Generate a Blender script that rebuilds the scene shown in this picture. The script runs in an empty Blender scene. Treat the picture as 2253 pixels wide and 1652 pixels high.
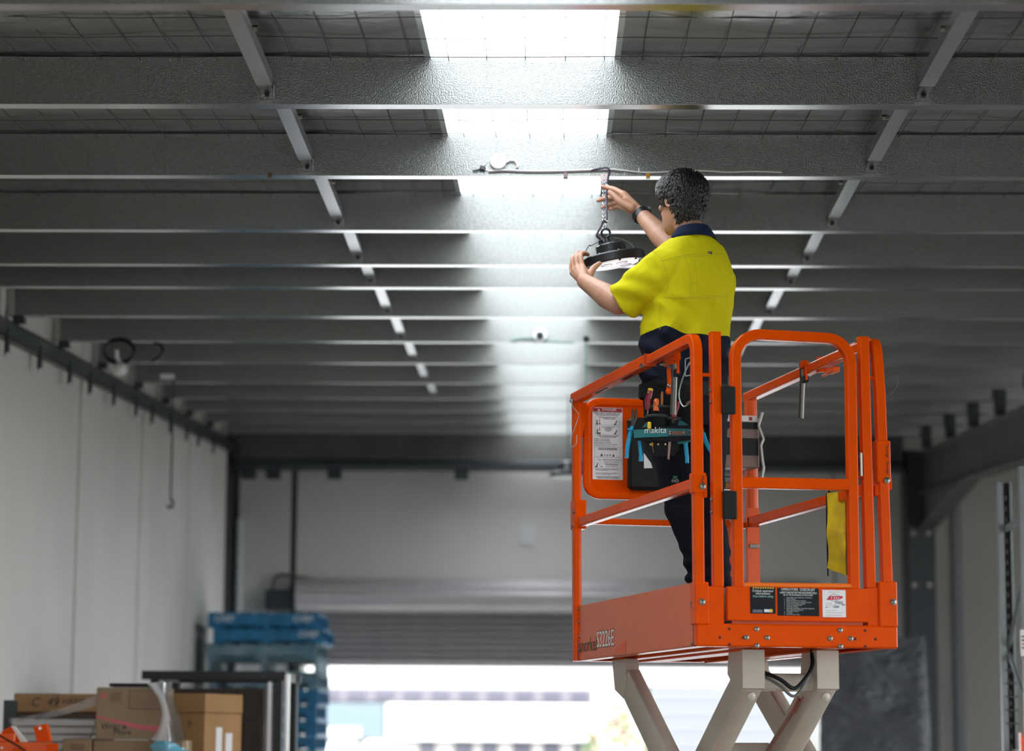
import bpy, bmesh, math, random
import numpy as np
from mathutils import Vector, Matrix, noise
from mathutils.bvhtree import BVHTree
random.seed(7); rng = np.random.default_rng(7)
SC = bpy.context.scene
COL = SC.collection
# ------------------------------------------------------------------ camera
EYE = np.array([0., 0., 2.2]); FPX = 5320.; YAW = .0183; PITCH = .14815; ROLL = .006
def _basis():
    cy, sy, cp, sp = math.cos(YAW), math.sin(YAW), math.cos(PITCH), math.sin(PITCH)
    f = np.array([-sy*cp, cy*cp, sp]); r = np.array([cy, sy, 0.]); u = np.cross(r, f)
    c, s = math.cos(ROLL), math.sin(ROLL)
    return f, c*r + s*u, -s*r + c*u
CF, CR, CU = _basis()
cd = bpy.data.cameras.new('camera'); cam = bpy.data.objects.new('camera', cd); COL.objects.link(cam)
cd.sensor_width = 36; cd.lens = FPX/2253*36; cd.clip_end = 600
M = Matrix(((CR[0], CU[0], -CF[0], EYE[0]), (CR[1], CU[1], -CF[1], EYE[1]), (CR[2], CU[2], -CF[2], EYE[2]), (0, 0, 0, 1)))
cam.matrix_world = M
cd.dof.use_dof = True; cd.dof.focus_distance = 9.95; cd.dof.aperture_fstop = 2.0; cd.dof.aperture_blades = 0
SC.camera = cam
# ------------------------------------------------------------------ sky, daylight, exposure
SKY = 15.                                 # zenith radiance of the overcast sky (horizon: one third, CIE)
wd = bpy.data.worlds.new('overcast_sky'); SC.world = wd; wd.use_nodes = True
bg = wd.node_tree.nodes['Background']; bg.inputs[0].default_value = (.93, .97, 1., 1)
_n = wd.node_tree; _g = _n.nodes.new('ShaderNodeTexCoord'); _s = _n.nodes.new('ShaderNodeSeparateXYZ'); _m = _n.nodes.new('ShaderNodeMapRange')
_m.inputs['From Min'].default_value = 0; _m.inputs['From Max'].default_value = 1; _m.inputs['To Min'].default_value = SKY/3; _m.inputs['To Max'].default_value = SKY; _m.clamp = True
_n.links.new(_g.outputs['Generated'], _s.inputs[0]); _n.links.new(_s.outputs['Z'], _m.inputs['Value']); _n.links.new(_m.outputs[0], bg.inputs[1])
SC.view_settings.view_transform = 'Standard'; SC.view_settings.look = 'None'
SC.view_settings.exposure = 0.0; SC.view_settings.gamma = 1; SC.view_settings.use_curve_mapping = False
try:
    SC.cycles.max_bounces = 12; SC.cycles.diffuse_bounces = 7; SC.cycles.glossy_bounces = 5
    SC.cycles.transparent_max_bounces = 24; SC.cycles.sample_clamp_indirect = 8
    SC.cycles.caustics_reflective = False; SC.cycles.caustics_refractive = False
except Exception: pass
def portal(name, loc, rot, sx, sy):
    l = bpy.data.lights.new(name, 'AREA'); l.shape = 'RECTANGLE'; l.size = sx; l.size_y = sy; l.cycles.is_portal = True
    o = bpy.data.objects.new(name, l); o.location = loc; o.rotation_euler = rot; COL.objects.link(o)
# ------------------------------------------------------------------ points from the survey of the photograph
def ray(px, py): return CF + CR*(px-1126.5)/FPX - CU*(py-826.)/FPX
def at(px, py, Y):
    d = ray(px, py); return EYE + d*((Y-EYE[1])/d[1])
def atx(px, py, X):
    d = ray(px, py); return EYE + d*((X-EYE[0])/d[0])
K = .98                                     # room scale
PZ = 2.2 + 2.03*K; SL = .05; PH = .2*K      # purlin underside height at the eye, roof slope, purlin depth
def pz(y): return PZ + SL*y                 # underside of the purlins
def rz(y): return pz(y) + PH                # underside of the roof foil
# ------------------------------------------------------------------ materials
MATS = {}
def mat(name, col, rough=.5, metal=0., bump=0., bscale=60., bdet=4., var=0., vscale=6., spec=.5, sub=0., coat=0., stretch=None, col2=None, sheen=0.):
    if name in MATS: return MATS[name]
    m = bpy.data.materials.new(name); m.use_nodes = True; nt = m.node_tree; b = nt.nodes['Principled BSDF']
    b.inputs['Base Color'].default_value = (*col, 1); b.inputs['Roughness'].default_value = rough; b.inputs['Metallic'].default_value = metal
    b.inputs['Specular IOR Level'].default_value = spec
    if sub: b.inputs['Subsurface Weight'].default_value = sub; b.inputs['Subsurface Radius'].default_value = (.012, .004, .002)
    if coat: b.inputs['Coat Weight'].default_value = coat; b.inputs['Coat Roughness'].default_value = .08
    if sheen: b.inputs['Sheen Weight'].default_value = sheen
    tc = nt.nodes.new('ShaderNodeTexCoord'); src = tc.outputs['Object']
    if stretch:
        mp = nt.nodes.new('ShaderNodeMapping'); mp.inputs['Scale'].default_value = stretch; nt.links.new(src, mp.inputs['Vector']); src = mp.outputs['Vector']
    if var or col2:
        n = nt.nodes.new('ShaderNodeTexNoise'); n.inputs['Scale'].default_value = vscale; n.inputs['Detail'].default_value = 6; nt.links.new(src, n.inputs['Vector'])
        cr = nt.nodes.new('ShaderNodeValToRGB'); nt.links.new(n.outputs['Fac'], cr.inputs['Fac'])
        c2 = col2 if col2 else tuple(min(1, c*(1+var)) for c in col); c1 = col if col2 else tuple(c*(1-var) for c in col)
        cr.color_ramp.elements[0].position = .32; cr.color_ramp.elements[1].position = .68
        cr.color_ramp.elements[0].color = (*c1, 1); cr.color_ramp.elements[1].color = (*c2, 1)
        nt.links.new(cr.outputs['Color'], b.inputs['Base Color'])
    if bump:
        n = nt.nodes.new('ShaderNodeTexNoise'); n.inputs['Scale'].default_value = bscale; n.inputs['Detail'].default_value = bdet; nt.links.new(src, n.inputs['Vector'])
        bp = nt.nodes.new('ShaderNodeBump'); bp.inputs['Strength'].default_value = bump; bp.inputs['Distance'].default_value = .01
        nt.links.new(n.outputs['Fac'], bp.inputs['Height']); nt.links.new(bp.outputs['Normal'], b.inputs['Normal'])
    MATS[name] = m; return m
concrete = mat('precast_concrete', (.74, .715, .67), .8, bump=.06, bscale=25, var=.07, vscale=.7, stretch=(1, 1, .6), spec=.25)
floor_m = mat('floor_concrete', (.20, .195, .185), .45, bump=.05, bscale=30, var=.12, vscale=1.2)
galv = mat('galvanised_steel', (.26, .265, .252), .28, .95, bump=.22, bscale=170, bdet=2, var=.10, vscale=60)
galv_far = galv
flange_m = mat('galvanised_flange_lit', (.54, .535, .535), .22, .95, var=.05, vscale=30)  # paler galvanising: reflected light on the undersides is put into the colour
zinc = mat('bright_zinc', (.55, .56, .57), .3, .95, bump=.05, bscale=80)
foil = mat('roof_foil', (.22, .22, .21), .24, .9, bump=.5, bscale=9, bdet=5, var=.08, vscale=4)
wire_m = mat('black_wire', (.05, .05, .05), .5, .6)
darksteel = mat('dark_primed_steel', (.045, .052, .058), .42, .3, bump=.05, bscale=40)
greysteel = mat('grey_primed_steel', (.11, .105, .098), .5, .2, bump=.05, bscale=20, var=.15, vscale=3)
orange = mat('orange_paint', (.74, .074, .0004), .22, bump=.02, bscale=140, var=.05, vscale=9, spec=.12)
orange_p = mat('orange_panel_paint', (.68, .095, .006), .28, bump=.02, bscale=140, var=.05, vscale=9, spec=.6)
orange_d = mat('orange_paint_worn', (.80, .10, .006), .3, bump=.04, bscale=140, var=.08, vscale=9)
beige = mat('beige_paint', (.52, .465, .385), .3, bump=.03, bscale=120, var=.05, vscale=6)
blackp = mat('black_plastic', (.008, .009, .010), .38, spec=.3)
blackr = mat('black_rubber', (.010, .012, .013), .7, spec=.25, bump=.1, bscale=200)
blackm = mat('black_anodised', (.010, .011, .012), .4)
steelb = mat('bolt_zinc', (.22, .21, .185), .3, .95)
whitep = mat('white_plastic', (.8, .8, .78), .4)
signw = mat('sign_white', (.78, .77, .77), .35)
signr = mat('sign_red', (.33, .02, .03), .4)
signk = mat('sign_black', (.008, .009, .014), .25, spec=.25)
inkk = mat('ink_black', (.02, .02, .03), .6)
inkg = mat('ink_grey', (.12, .12, .15), .6)
inkw = mat('ink_white', (.78, .78, .76), .5)
inkp = mat('ink_pink', (.55, .12, .14), .6)
inky = mat('ink_yellow', (.75, .5, .04), .5)
# ------------------------------------------------------------------ mesh helpers
def V(*a): return np.array(a, float)
def nrm(v):
    v = np.asarray(v, float); return v/max(1e-9, np.linalg.norm(v))
class MB:
    def __init__(s): s.v = []; s.f = []
    def add(s, vs, fs):
        k = len(s.v); s.v += [tuple(map(float, p)) for p in vs]; s.f += [tuple(i+k for i in f) for f in fs]; return s
    def box(s, c, size, ax=None, bev=0.):
        c = np.asarray(c, float); hx, hy, hz = [q/2 for q in size]
        X, Y, Z = (V(1,0,0), V(0,1,0), V(0,0,1)) if ax is None else [np.asarray(a, float) for a in ax]
        b = min(bev, hx*.9, hy*.9, hz*.9)
        if b <= 0:
            vs = [c + i*hx*X + j*hy*Y + k*hz*Z for i in (-1,1) for j in (-1,1) for k in (-1,1)]
            return s.add(vs, [(0,1,3,2),(4,6,7,5),(0,4,5,1),(2,3,7,6),(0,2,6,4),(1,5,7,3)])
        vs = []; idx = {}
        for i in (-1,1):
            for j in (-1,1):
                for k in (-1,1):
                    for a in range(3):
                        h = [hx-b, hy-b, hz-b]; h[a] += b
                        idx[i,j,k,a] = len(vs); vs.append(c + i*h[0]*X + j*h[1]*Y + k*h[2]*Z)
        F = []
        for a in range(3):
            o = [q for q in range(3) if q != a]
            for sg in (-1,1):
                q = []
                for (m, n) in ((-1,-1),(1,-1),(1,1),(-1,1)):
                    t = [0,0,0]; t[a] = sg; t[o[0]] = m; t[o[1]] = n; q.append(idx[(*t, a)])
                F.append(tuple(q))
        for a in range(3):
            o = [q for q in range(3) if q != a]
            for m in (-1,1):
                for n in (-1,1):
                    t0 = [0,0,0]; t1 = [0,0,0]; t0[a] = -1; t1[a] = 1
                    for t in (t0, t1): t[o[0]] = m; t[o[1]] = n
                    F.append((idx[(*t0, o[0])], idx[(*t0, o[1])], idx[(*t1, o[1])], idx[(*t1, o[0])]))
        for i in (-1,1):
            for j in (-1,1):
                for k in (-1,1): F.append(tuple(idx[i,j,k,a] for a in range(3)))
        return s.add(vs, F)
    def bb(s, lo, hi, bev=0.):
        lo = np.asarray(lo, float); hi = np.asarray(hi, float); return s.box((lo+hi)/2, hi-lo, None, bev)
    def rings(s, R, cap=True, close=True):
        n = len(R[0]); vs = [p for r in R for p in r]; F = []
        for i in range(len(R)-1):
            for j in range(n if close else n-1):
                a, b = i*n+j, i*n+(j+1) % n; F.append((a, b, b+n, a+n))
        if cap and close: F.append(tuple(range(n-1, -1, -1))); F.append(tuple((len(R)-1)*n+j for j in range(n)))
        return s.add(vs, F)
    def tube(s, path, r, n=8, cap=True):
        P = [np.asarray(p, float) for p in path]; rr = [float(np.interp(i/(len(P)-1), np.linspace(0, 1, len(r)), r)) for i in range(len(P))] if hasattr(r, '__len__') else [r]*len(P)
        T = [nrm(P[min(i+1, len(P)-1)] - P[max(i-1, 0)]) for i in range(len(P))]
        a = V(0,0,1) if abs(T[0][2]) < .9 else V(1,0,0); N = nrm(np.cross(T[0], a)); R = []
        for i in range(len(P)):
            N = nrm(N - T[i]*np.dot(N, T[i])); B = np.cross(T[i], N)
            R.append([P[i] + rr[i]*(math.cos(q)*N + math.sin(q)*B) for q in np.linspace(0, 2*math.pi, n, endpoint=False)])
        return s.rings(R, cap)
    def rtube(s, path, w, h, nrml, rad=.006):
        """rectangular hollow section along a path lying in a plane of normal nrml: w across the plane, h within it"""
        P = [np.asarray(p, float) for p in path]; Nn = nrm(nrml); R = []
        rad = min(rad, w*.45, h*.45); sec = []
        for (sx, sy, a0) in ((1,1,0),(-1,1,90),(-1,-1,180),(1,-1,270)):
            for q in (0, 45, 90):
                a = math.radians(a0+q); sec.append((sx*(w/2-rad)+rad*math.cos(a), sy*(h/2-rad)+rad*math.sin(a)))
        for i in range(len(P)):
            d0 = nrm(P[i]-P[i-1]) if i else None; d1 = nrm(P[i+1]-P[i]) if i < len(P)-1 else None
            T = nrm((d0 if d0 is not None else d1) + (d1 if d1 is not None else d0)); B = nrm(np.cross(T, Nn))
            k = 1. if d0 is None or d1 is None else 1/max(.4, math.sqrt((1+np.dot(d0, d1))/2))
            R.append([P[i] + x*Nn + y*k*B for x, y in sec])
        return s.rings(R)
    def lathe(s, prof, c, ax=(0,0,1), n=32):
        Z = nrm(ax); X = nrm(np.cross(Z, V(0,1,0) if abs(Z[1]) < .9 else V(1,0,0))); Y = np.cross(Z, X); c = np.asarray(c, float)
        return s.rings([[c + Z*h + r*(math.cos(q)*X + math.sin(q)*Y) for q in np.linspace(0, 2*math.pi, n, endpoint=False)] for r, h in prof])
    def cyl(s, a, b, r, n=12): return s.tube([a, b], r, n)
    def prism(s, poly, d):
        """poly: 3-D points, extruded by vector d"""
        n = len(poly); d = np.asarray(d, float); vs = [np.asarray(p, float) for p in poly]; vs = vs + [p+d for p in vs]
        return s.add(vs, [tuple(range(n-1, -1, -1)), tuple(range(n, 2*n))] + [(i, (i+1) % n, (i+1) % n + n, i+n) for i in range(n)])
    def mesh(s, name, smooth=None):
        me = bpy.data.meshes.new(name); me.from_pydata(s.v, [], s.f)
        bm = bmesh.new(); bm.from_mesh(me); bmesh.ops.recalc_face_normals(bm, faces=bm.faces); bm.to_mesh(me); bm.free()
        if smooth is not None: shade(me, smooth)
        return me
    def build(s, name, m, parent=None, smooth=None, off=None):
        if off is not None: s.v = [tuple(np.asarray(p)-np.asarray(off)) for p in s.v]
        return link(name, s.mesh(name, smooth), m, parent)
def shade(me, ang=40):
    me.polygons.foreach_set('use_smooth', [True]*len(me.polygons))
    bm = bmesh.new(); bm.from_mesh(me); lim = math.radians(ang)
    for e in bm.edges:
        e.smooth = not (len(e.link_faces) == 2 and e.calc_face_angle(0) > lim)
    bm.to_mesh(me); bm.free()
def link(name, me, m=None, parent=None):
    if m is not None and len(me.materials) == 0: me.materials.append(m)
    o = bpy.data.objects.new(name, me); COL.objects.link(o)
    if parent is not None: o.parent = parent
    return o
def tag(o, label=None, cat=None, group=None, kind=None):
    for k, v in (('label', label), ('category', cat), ('group', group), ('kind', kind)):
        if v: o[k] = v
    return o
def thing(name, label, cat, loc=(0,0,0), group=None, rot=None):
    o = bpy.data.objects.new(name, None); o.empty_display_size = .1; COL.objects.link(o); o.location = loc
    if rot is not None: o.rotation_euler = rot
    return tag(o, label, cat, group)
def dup(o, parent=None):
    c = o.copy(); COL.objects.link(c)
    if parent is not None: c.parent = parent
    for ch in list(o.children): dup(ch, c)
    return c
def fillet(pts, r, n=5):
    """round the inner corners of a polyline"""
    P = [np.asarray(p, float) for p in pts]; out = [P[0]]
    for i in range(1, len(P)-1):
        a, b = nrm(P[i-1]-P[i]), nrm(P[i+1]-P[i]); ang = math.acos(max(-1, min(1, np.dot(a, b)))); d = r/math.tan(ang/2)
        c = P[i] + nrm(a+b)*r/math.sin(ang/2); s0, s1 = P[i]+a*d, P[i]+b*d; u, w = s0-c, s1-c; th = math.pi-ang
        for q in np.linspace(0, 1, n+1): out.append(c + (math.sin((1-q)*th)*u + math.sin(q*th)*w)/math.sin(th))
    return out + [P[-1]]
def spline(pts, n=6):
    """Catmull-Rom through points"""
    P = [np.asarray(p, float) for p in pts]; Q = [2*P[0]-P[1]] + P + [2*P[-1]-P[-2]]; out = []
    for i in range(1, len(Q)-2):
        for t in np.linspace(0, 1, n, endpoint=False):
            a, b, c, d = Q[i-1:i+3]; out.append(.5*((2*b) + (c-a)*t + (2*a-5*b+4*c-d)*t*t + (3*b-a-3*c+d)*t**3))
    return out + [P[-1]]
def text(name, s, size, o, X, Y, m, parent, align='LEFT', off=None, thick=.0006, shear=0., width=1.0, ay='BOTTOM', fit=None):
    """lettering: o = anchor, X = reading direction, Y = up direction"""
    cu = bpy.data.curves.new(name, 'FONT'); cu.body = s; cu.size = size; cu.align_x = align; cu.align_y = ay; cu.extrude = thick/2; cu.shear = shear; cu.resolution_u = 3
    ob = bpy.data.objects.new(name, cu); COL.objects.link(ob); dg = bpy.context.evaluated_depsgraph_get(); dg.update()
    me = bpy.data.meshes.new_from_object(ob.evaluated_get(dg)); bpy.data.objects.remove(ob); bpy.data.curves.remove(cu)
    X, Y = nrm(X), nrm(Y); Z = np.cross(X, Y); o = np.asarray(o, float)
    if off is not None: o = o-np.asarray(off)
    n = len(me.vertices); co = np.empty(n*3); me.vertices.foreach_get('co', co); co = co.reshape(-1, 3)
    if fit: width = fit/(co[:, 0].max()-co[:, 0].min())
    co = o + co[:, :1]*width*X + co[:, 1:2]*Y + co[:, 2:]*Z
    me.vertices.foreach_set('co', co.ravel()); me.update(); me.materials.clear()
    return link(name, me, m, parent)
def remeshed(mb, voxel, smooth_it=2):
    """one continuous closed surface from overlapping closed pieces"""
    me = mb.mesh('tmp'); ob = bpy.data.objects.new('tmp', me); COL.objects.link(ob)
    md = ob.modifiers.new('r', 'REMESH'); md.mode = 'VOXEL'; md.voxel_size = voxel; md.use_smooth_shade = True
    if smooth_it: sm = ob.modifiers.new('s', 'SMOOTH'); sm.iterations = smooth_it; sm.factor = .5
    dg = bpy.context.evaluated_depsgraph_get(); dg.update()
    out = bpy.data.meshes.new_from_object(ob.evaluated_get(dg)); bpy.data.objects.remove(ob); bpy.data.meshes.remove(me)
    out.polygons.foreach_set('use_smooth', [True]*len(out.polygons)); out.materials.clear()
    return out
def coords(me):
    n = len(me.vertices); co = np.empty(n*3); me.vertices.foreach_get('co', co); return co.reshape(-1, 3)
def normals(me):
    n = len(me.vertices); no = np.empty(n*3); me.vertices.foreach_get('normal', no); return no.reshape(-1, 3)
def setco(me, co): me.vertices.foreach_set('co', co.ravel()); me.update()
ORD = ['first','second','third','fourth','fifth','sixth','seventh','eighth','ninth','tenth','eleventh','twelfth','thirteenth','fourteenth','fifteenth','sixteenth','seventeenth','eighteenth','nineteenth','twentieth','twenty-first','twenty-second','twenty-third','twenty-fourth']
# ================================================================== THE BUILDING
XL, XR, Y0, YB = -3.72, 9.4, -2.6, 28.27
GL, GR = -.507, .238                                     # skylight edges
def struct(name, m, mb, parent=None, smooth=None): return tag(mb.build(name, m, parent, smooth), kind=None if parent else 'structure')
struct('floor', floor_m, MB().bb((XL-.3, Y0-.2, -.2), (XR+.3, YB+.3, 0)))
struct('ground', mat('yard_asphalt', (.22, .22, .215), .8, var=.1), MB().bb((-90, -80, -.35), (110, 160, -.21)))
# left wall: precast panels with recessed joints
wl = struct('wall_left', mat('joint_sealant', (.05, .05, .048), .8), MB().bb((XL-.25, Y0, 0), (XL-.045, YB+.3, 6.2)))
pw = 2.77*K/.943*.943
ys = [18.72 + 2.83*k for k in range(-10, 4)]
for a, b in zip(ys[:-1], ys[1:]):
    a2, b2 = max(a, Y0), min(b, YB)
    if b2-a2 > .05: MB().bb((XL-.06, a2+.05, 0), (XL, b2-.05, 6.15), .008).build('wall_panel', concrete, wl)
# right wall (outer side of the next bay) and front wall with its big door opening
struct('wall_right', concrete, MB().bb((XR, Y0, 4.75), (XR+.25, YB+.3, 6.3)).bb((XR, 16, 0), (XR+.25, YB+.3, 4.8)).bb((XR, Y0, 0), (XR+.25, .5, 4.8)))  # side opening added out of view to brighten the left wall
fw = MB(); fw.bb((XL, Y0-.25, 3.4), (XR, Y0, 6)); fw.bb((XL-.2, Y0-.25, 0), (-2.0, Y0, 3.5)); fw.bb((2.6, Y0-.25, 0), (XR+.2, Y0, 4.))
struct('wall_front', concrete, fw)
# back wall with the roller-door opening
zl = at(900, 1352, YB)[2]; dl, dr = at(668, 1500, YB)[0], at(1772, 1500, YB)[0]; jx = at(645, 1200, YB)[0]
wb = struct('wall_back', mat('joint_sealant', (0,0,0)), MB().bb((XL-.2, YB+.05, zl+.02), (XR+.2, YB+.25, 6.4)).bb((XL-.2, YB+.05, 0), (dl, YB+.25, zl+.05)).bb((dr, YB+.05, 0), (XR+.2, YB+.25, zl+.05)))
for lo, hi in (((XL, YB, 0), (jx-.035, YB+.06, 6.3)), ((jx+.035, YB, zl), (3.25, YB+.06, 6.3)), ((3.27, YB, 0), (6.1, YB+.06, 6.3)), ((6.12, YB, 0), (XR, YB+.06, 6.3)), ((dr, YB, 0), (3.25, YB+.06, zl)), ((jx+.035, YB, 0), (dl, YB+.06, zl))):
    if hi[0]-lo[0] > .01: MB().bb(lo, hi, .004).build('wall_panel', concrete, wb)
# roof foil in two sheets either side of the skylight
def foil_sheet(x0, x1, name, label):
    nx, ny = int((x1-x0)/.14), int((YB-Y0)/.13); vs, fs = [], []
    py = PURL
    for j in range(ny+1):
        y = Y0+(YB+.2-Y0)*j/ny
        for i in range(nx+1):
            x = x0+(x1-x0)*i/nx
            w = noise.noise((x*1.7, y*2.2, 3.))*.018 + noise.noise((x*5, y*5, 9.))*.007
            k = min((abs(y-q) for q in py)); k *= min(1, min(x-x0, x1-x)/.25); w *= min(1, k/.2)
            w -= .02*min(1, k/.5)                         # the foil sags between the purlins
            vs.append((x, y, rz(y)+.006+w))
    for j in range(ny):
        for i in range(nx): a = j*(nx+1)+i; fs.append((a, a+1, a+nx+2, a+nx+1))
    mb = MB(); mb.add(vs, fs); me = bpy.data.meshes.new(name); me.from_pydata(mb.v, [], mb.f); shade(me, 60)
    return me
PURL = [y*K/.943 for y in (7.358, 8.864, 10.353, 11.866, 13.068, 13.997, 15.419, 16.862, 18.325, 19.939, 21.392, 22.756, 24.127, 25.671)]
ce = link('ceiling', foil_sheet(XL-.2, GL, 'foil_sheet', ''), foil); tag(ce, kind='structure')
G2, G3 = 6.3, 7.4
link('foil_sheet', foil_sheet(GR, G2, 'foil_sheet', ''), foil, ce); link('foil_sheet', foil_sheet(G3, XR+.2, 'foil_sheet', ''), foil, ce)
mb = MB(); mb.prism([(G2-.05, 17, rz(17)+.03), (G3+.05, 17, rz(17)+.03), (G3+.05, YB+.3, rz(YB+.3)+.03), (G2-.05, YB+.3, rz(YB+.3)+.03)], (0, 0, .05)); mb.build('roof_sheet', foil, ce)
roofm = mat('roof_sheet', (.5, .5, .5), .5)
for x0, x1 in ((XL-.3, GL-.02), (GR+.02, G2-.02), (G3+.02, XR+.3)):
    mb = MB(); mb.prism([(x0, Y0-.3, rz(Y0-.3)+.06), (x1, Y0-.3, rz(Y0-.3)+.06), (x1, YB+.4, rz(YB+.4)+.06), (x0, YB+.4, rz(YB+.4)+.06)], (0, 0, .03)); mb.build('roof_sheet', roofm, ce)
for x, s in ((GL, -1), (GR, 1)):                       # pale folded foil edge beside the skylight
    mb = MB(); mb.prism([(x-.012, Y0, rz(Y0)-.012), (x+.012, Y0, rz(Y0)-.012), (x+.012, YB, rz(YB)-.012), (x-.012, YB, rz(YB)-.012)], (0, 0, .07)); mb.build('foil_edge', zinc, ce)
# safety mesh under the foil: one thing nobody would count wire by wire
mb = MB(); Ye = 14.7
for i in range(-23, 42):
    x = i*.152+.03; pts = []
    for y in np.arange(6.6, Ye, .38): pts.append((x+.012*noise.noise((x*3, y*2, 1)), y, rz(y)-.018+.010*noise.noise((x*2, y*3, 5))))
    mb.tube(pts, .0016, 4, False)
for j in range(int((Ye-6.6)/.305)):
    y = 6.7+.305*j; pts = [(x, y+.014*noise.noise((x, y, 2)), rz(y)-.020+.010*noise.noise((x*2, y*3, 5))) for x in np.arange(-3.55, 6.3, .3)]
    mb.tube(pts, .0016, 4, False)
tag(mb.build('safety_mesh', wire_m, ce), 'black wire safety mesh under the silver roof foil', kind='stuff')
# skylight: translucent fibreglass sheet
def glass_sheet():
    m = bpy.data.materials.new('fibreglass_skylight'); m.use_nodes = True; nt = m.node_tree; nt.nodes.clear()
    out = nt.nodes.new('ShaderNodeOutputMaterial'); tl = nt.nodes.new('ShaderNodeBsdfTranslucent'); tl.inputs[0].default_value = (.54, .56, .575, 1)
    tr = nt.nodes.new('ShaderNodeBsdfTransparent'); tr.inputs[0].default_value = (.54, .56, .575, 1); mx = nt.nodes.new('ShaderNodeMixShader'); mx.inputs[0].default_value = SKY_CLEAR
    nt.links.new(tl.outputs[0], mx.inputs[1]); nt.links.new(tr.outputs[0], mx.inputs[2]); nt.links.new(mx.outputs[0], out.inputs[0]); return m
SKY_CLEAR = .45
skm = glass_sheet()
def corrug(x0, x1, name, parent=None, YB=YB):
    n = int((x1-x0)/.02); a = [(x0+(x1-x0)*i/n, .012 if (i % 10) < 3 else 0) for i in range(n+1)]; vs, fs = [], []
    for y in (Y0, YB):
        for x, h in a: vs.append((x, y, rz(y)+.055+h))
    for i in range(n): fs.append((i, i+1, i+n+2, i+n+1))
    me = bpy.data.meshes.new(name); me.from_pydata(vs, [], fs); return link(name, me, skm, parent)
tag(corrug(GL-.02, GR+.02, 'window_1'), 'long white translucent skylight sheet in the roof', None, kind='structure')
tag(corrug(G2-.02, G3+.02, 'window_2_added', None, 17.), 'added translucent skylight sheet over the unseen next bay, lighting the left wall', None, kind='structure')  # unseen skylight, added so that more light reaches the left wall
# purlins: C-sections, web to the camera, flanges to the back
def csec(x0, x1, y, zb, h, d=.072, t=.004, lip=.018):
    P = [(0, 0), (d, 0), (d, lip), (d-t, lip), (d-t, t), (t+.002, t), (t, t+.002), (t, h-t), (d-t, h-t), (d-t, h-lip), (d, h-lip), (d, h), (.004, h), (0, h-.004), (0, .004)]
    mb = MB(); n = len(P); vs = [(x0, y+a, zb+b) for a, b in P]+[(x1, y+a, zb+b) for a, b in P]
    mb.add(vs, [(i, (i+1) % n, (i+1) % n+n, i+n) for i in range(n)]); return mb
purlins = []
names = {0: 'along the top edge of the picture', 2: 'carrying the lamp chain, white socket and cables'}
for i, y in enumerate(PURL):
    zb = pz(y)
    lab = 'galvanised C-section roof purlin, %s one back from the camera' % ORD[i]
    if i == 0: lab = 'galvanised C-section roof purlin nearest the camera, at the top of the picture'
    if i == 2: lab = 'galvanised C-section roof purlin carrying the lamp chain, socket and cables'
    if i == 7: lab = 'galvanised C-section roof purlin with a plug and a hanging thin cord, eighth back'
    p = thing('roof_purlin', lab, 'purlin', (0, y, zb), 'roof purlins under the foil')
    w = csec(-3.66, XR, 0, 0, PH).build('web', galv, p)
    MB().bb((-3.66, .003, -.0016), (XR, .072, -.0003)).build('bottom_flange_lit', flange_m, p)  # thin paler skin below the real flange, carrying its painted reflection
    MB().bb((-3.665, -.012, -.055), (-3.585, .05, -.002), .002).build('cleat', darksteel, p); MB().bb((-3.695, -.006, -.01), (-3.662, .0, PH-.01), .001).build('end_plate', mat('end_plate_grey', (.42, .41, .40), .5, .3), p)
    MB().bb((4.05, -.05, -.145), (4.16, -.002, .10), .003).build('cleat', darksteel, p)
    purlins.append(p)
# bridging channels between purlins, left and right of the skylight
for side, bx, sd in (('left', -1.135, 1), ('right', 1.43, -1)):
    prev = 6.1
    for i, y in enumerate(PURL[:11]):
        ya, yb = prev+.075, y; prev = y
        za, zb = pz(ya)+.125, pz(yb)+.045
        lab = 'galvanised bridging channel on the %s of the skylight, running up to the %s purlin' % (side, ORD[i])
        t = thing('bridging_channel', lab, 'bridging', (bx, yb, zb), 'bridging channels either side of the skylight')
        d = nrm((0, yb-ya, zb-za)); up = nrm(np.cross(V(1,0,0), d)); L_ = math.hypot(yb-ya, zb-za)-.11; c = V(0, 0, 0)-d*(L_/2+.11)
        mb = MB(); mb.box(c, (.062, L_, .003), (V(1,0,0), d, up)); mb.box(c+V(-.0295*sd, 0, 0)+up*.022, (.003, L_, .045), (V(1,0,0), d, up)); mb.box(c+V(.0295*sd, 0, 0)+up*.022, (.003, L_, .045), (V(1,0,0), d, up))
        mb.build('channel', zinc, t)
        mb = MB(); mb.box(-d*.062+V(0,0,-.004), (.05, .125, .004), (V(1,0,0), d, up)); mb.bb((-.027, -.014, -.03), (.027, -.001, .03), .002); mb.build('end_bracket', galv, t)
        MB().cyl((0, -.03, -.012), (0, -.012, -.012), .010, 6).build('bolt', blackp, t)
        MB().cyl((.034*sd, -L_*.55, .035), (.05*sd, -L_*.55, .035), .011, 6).build('bolt', steelb, t)
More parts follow.
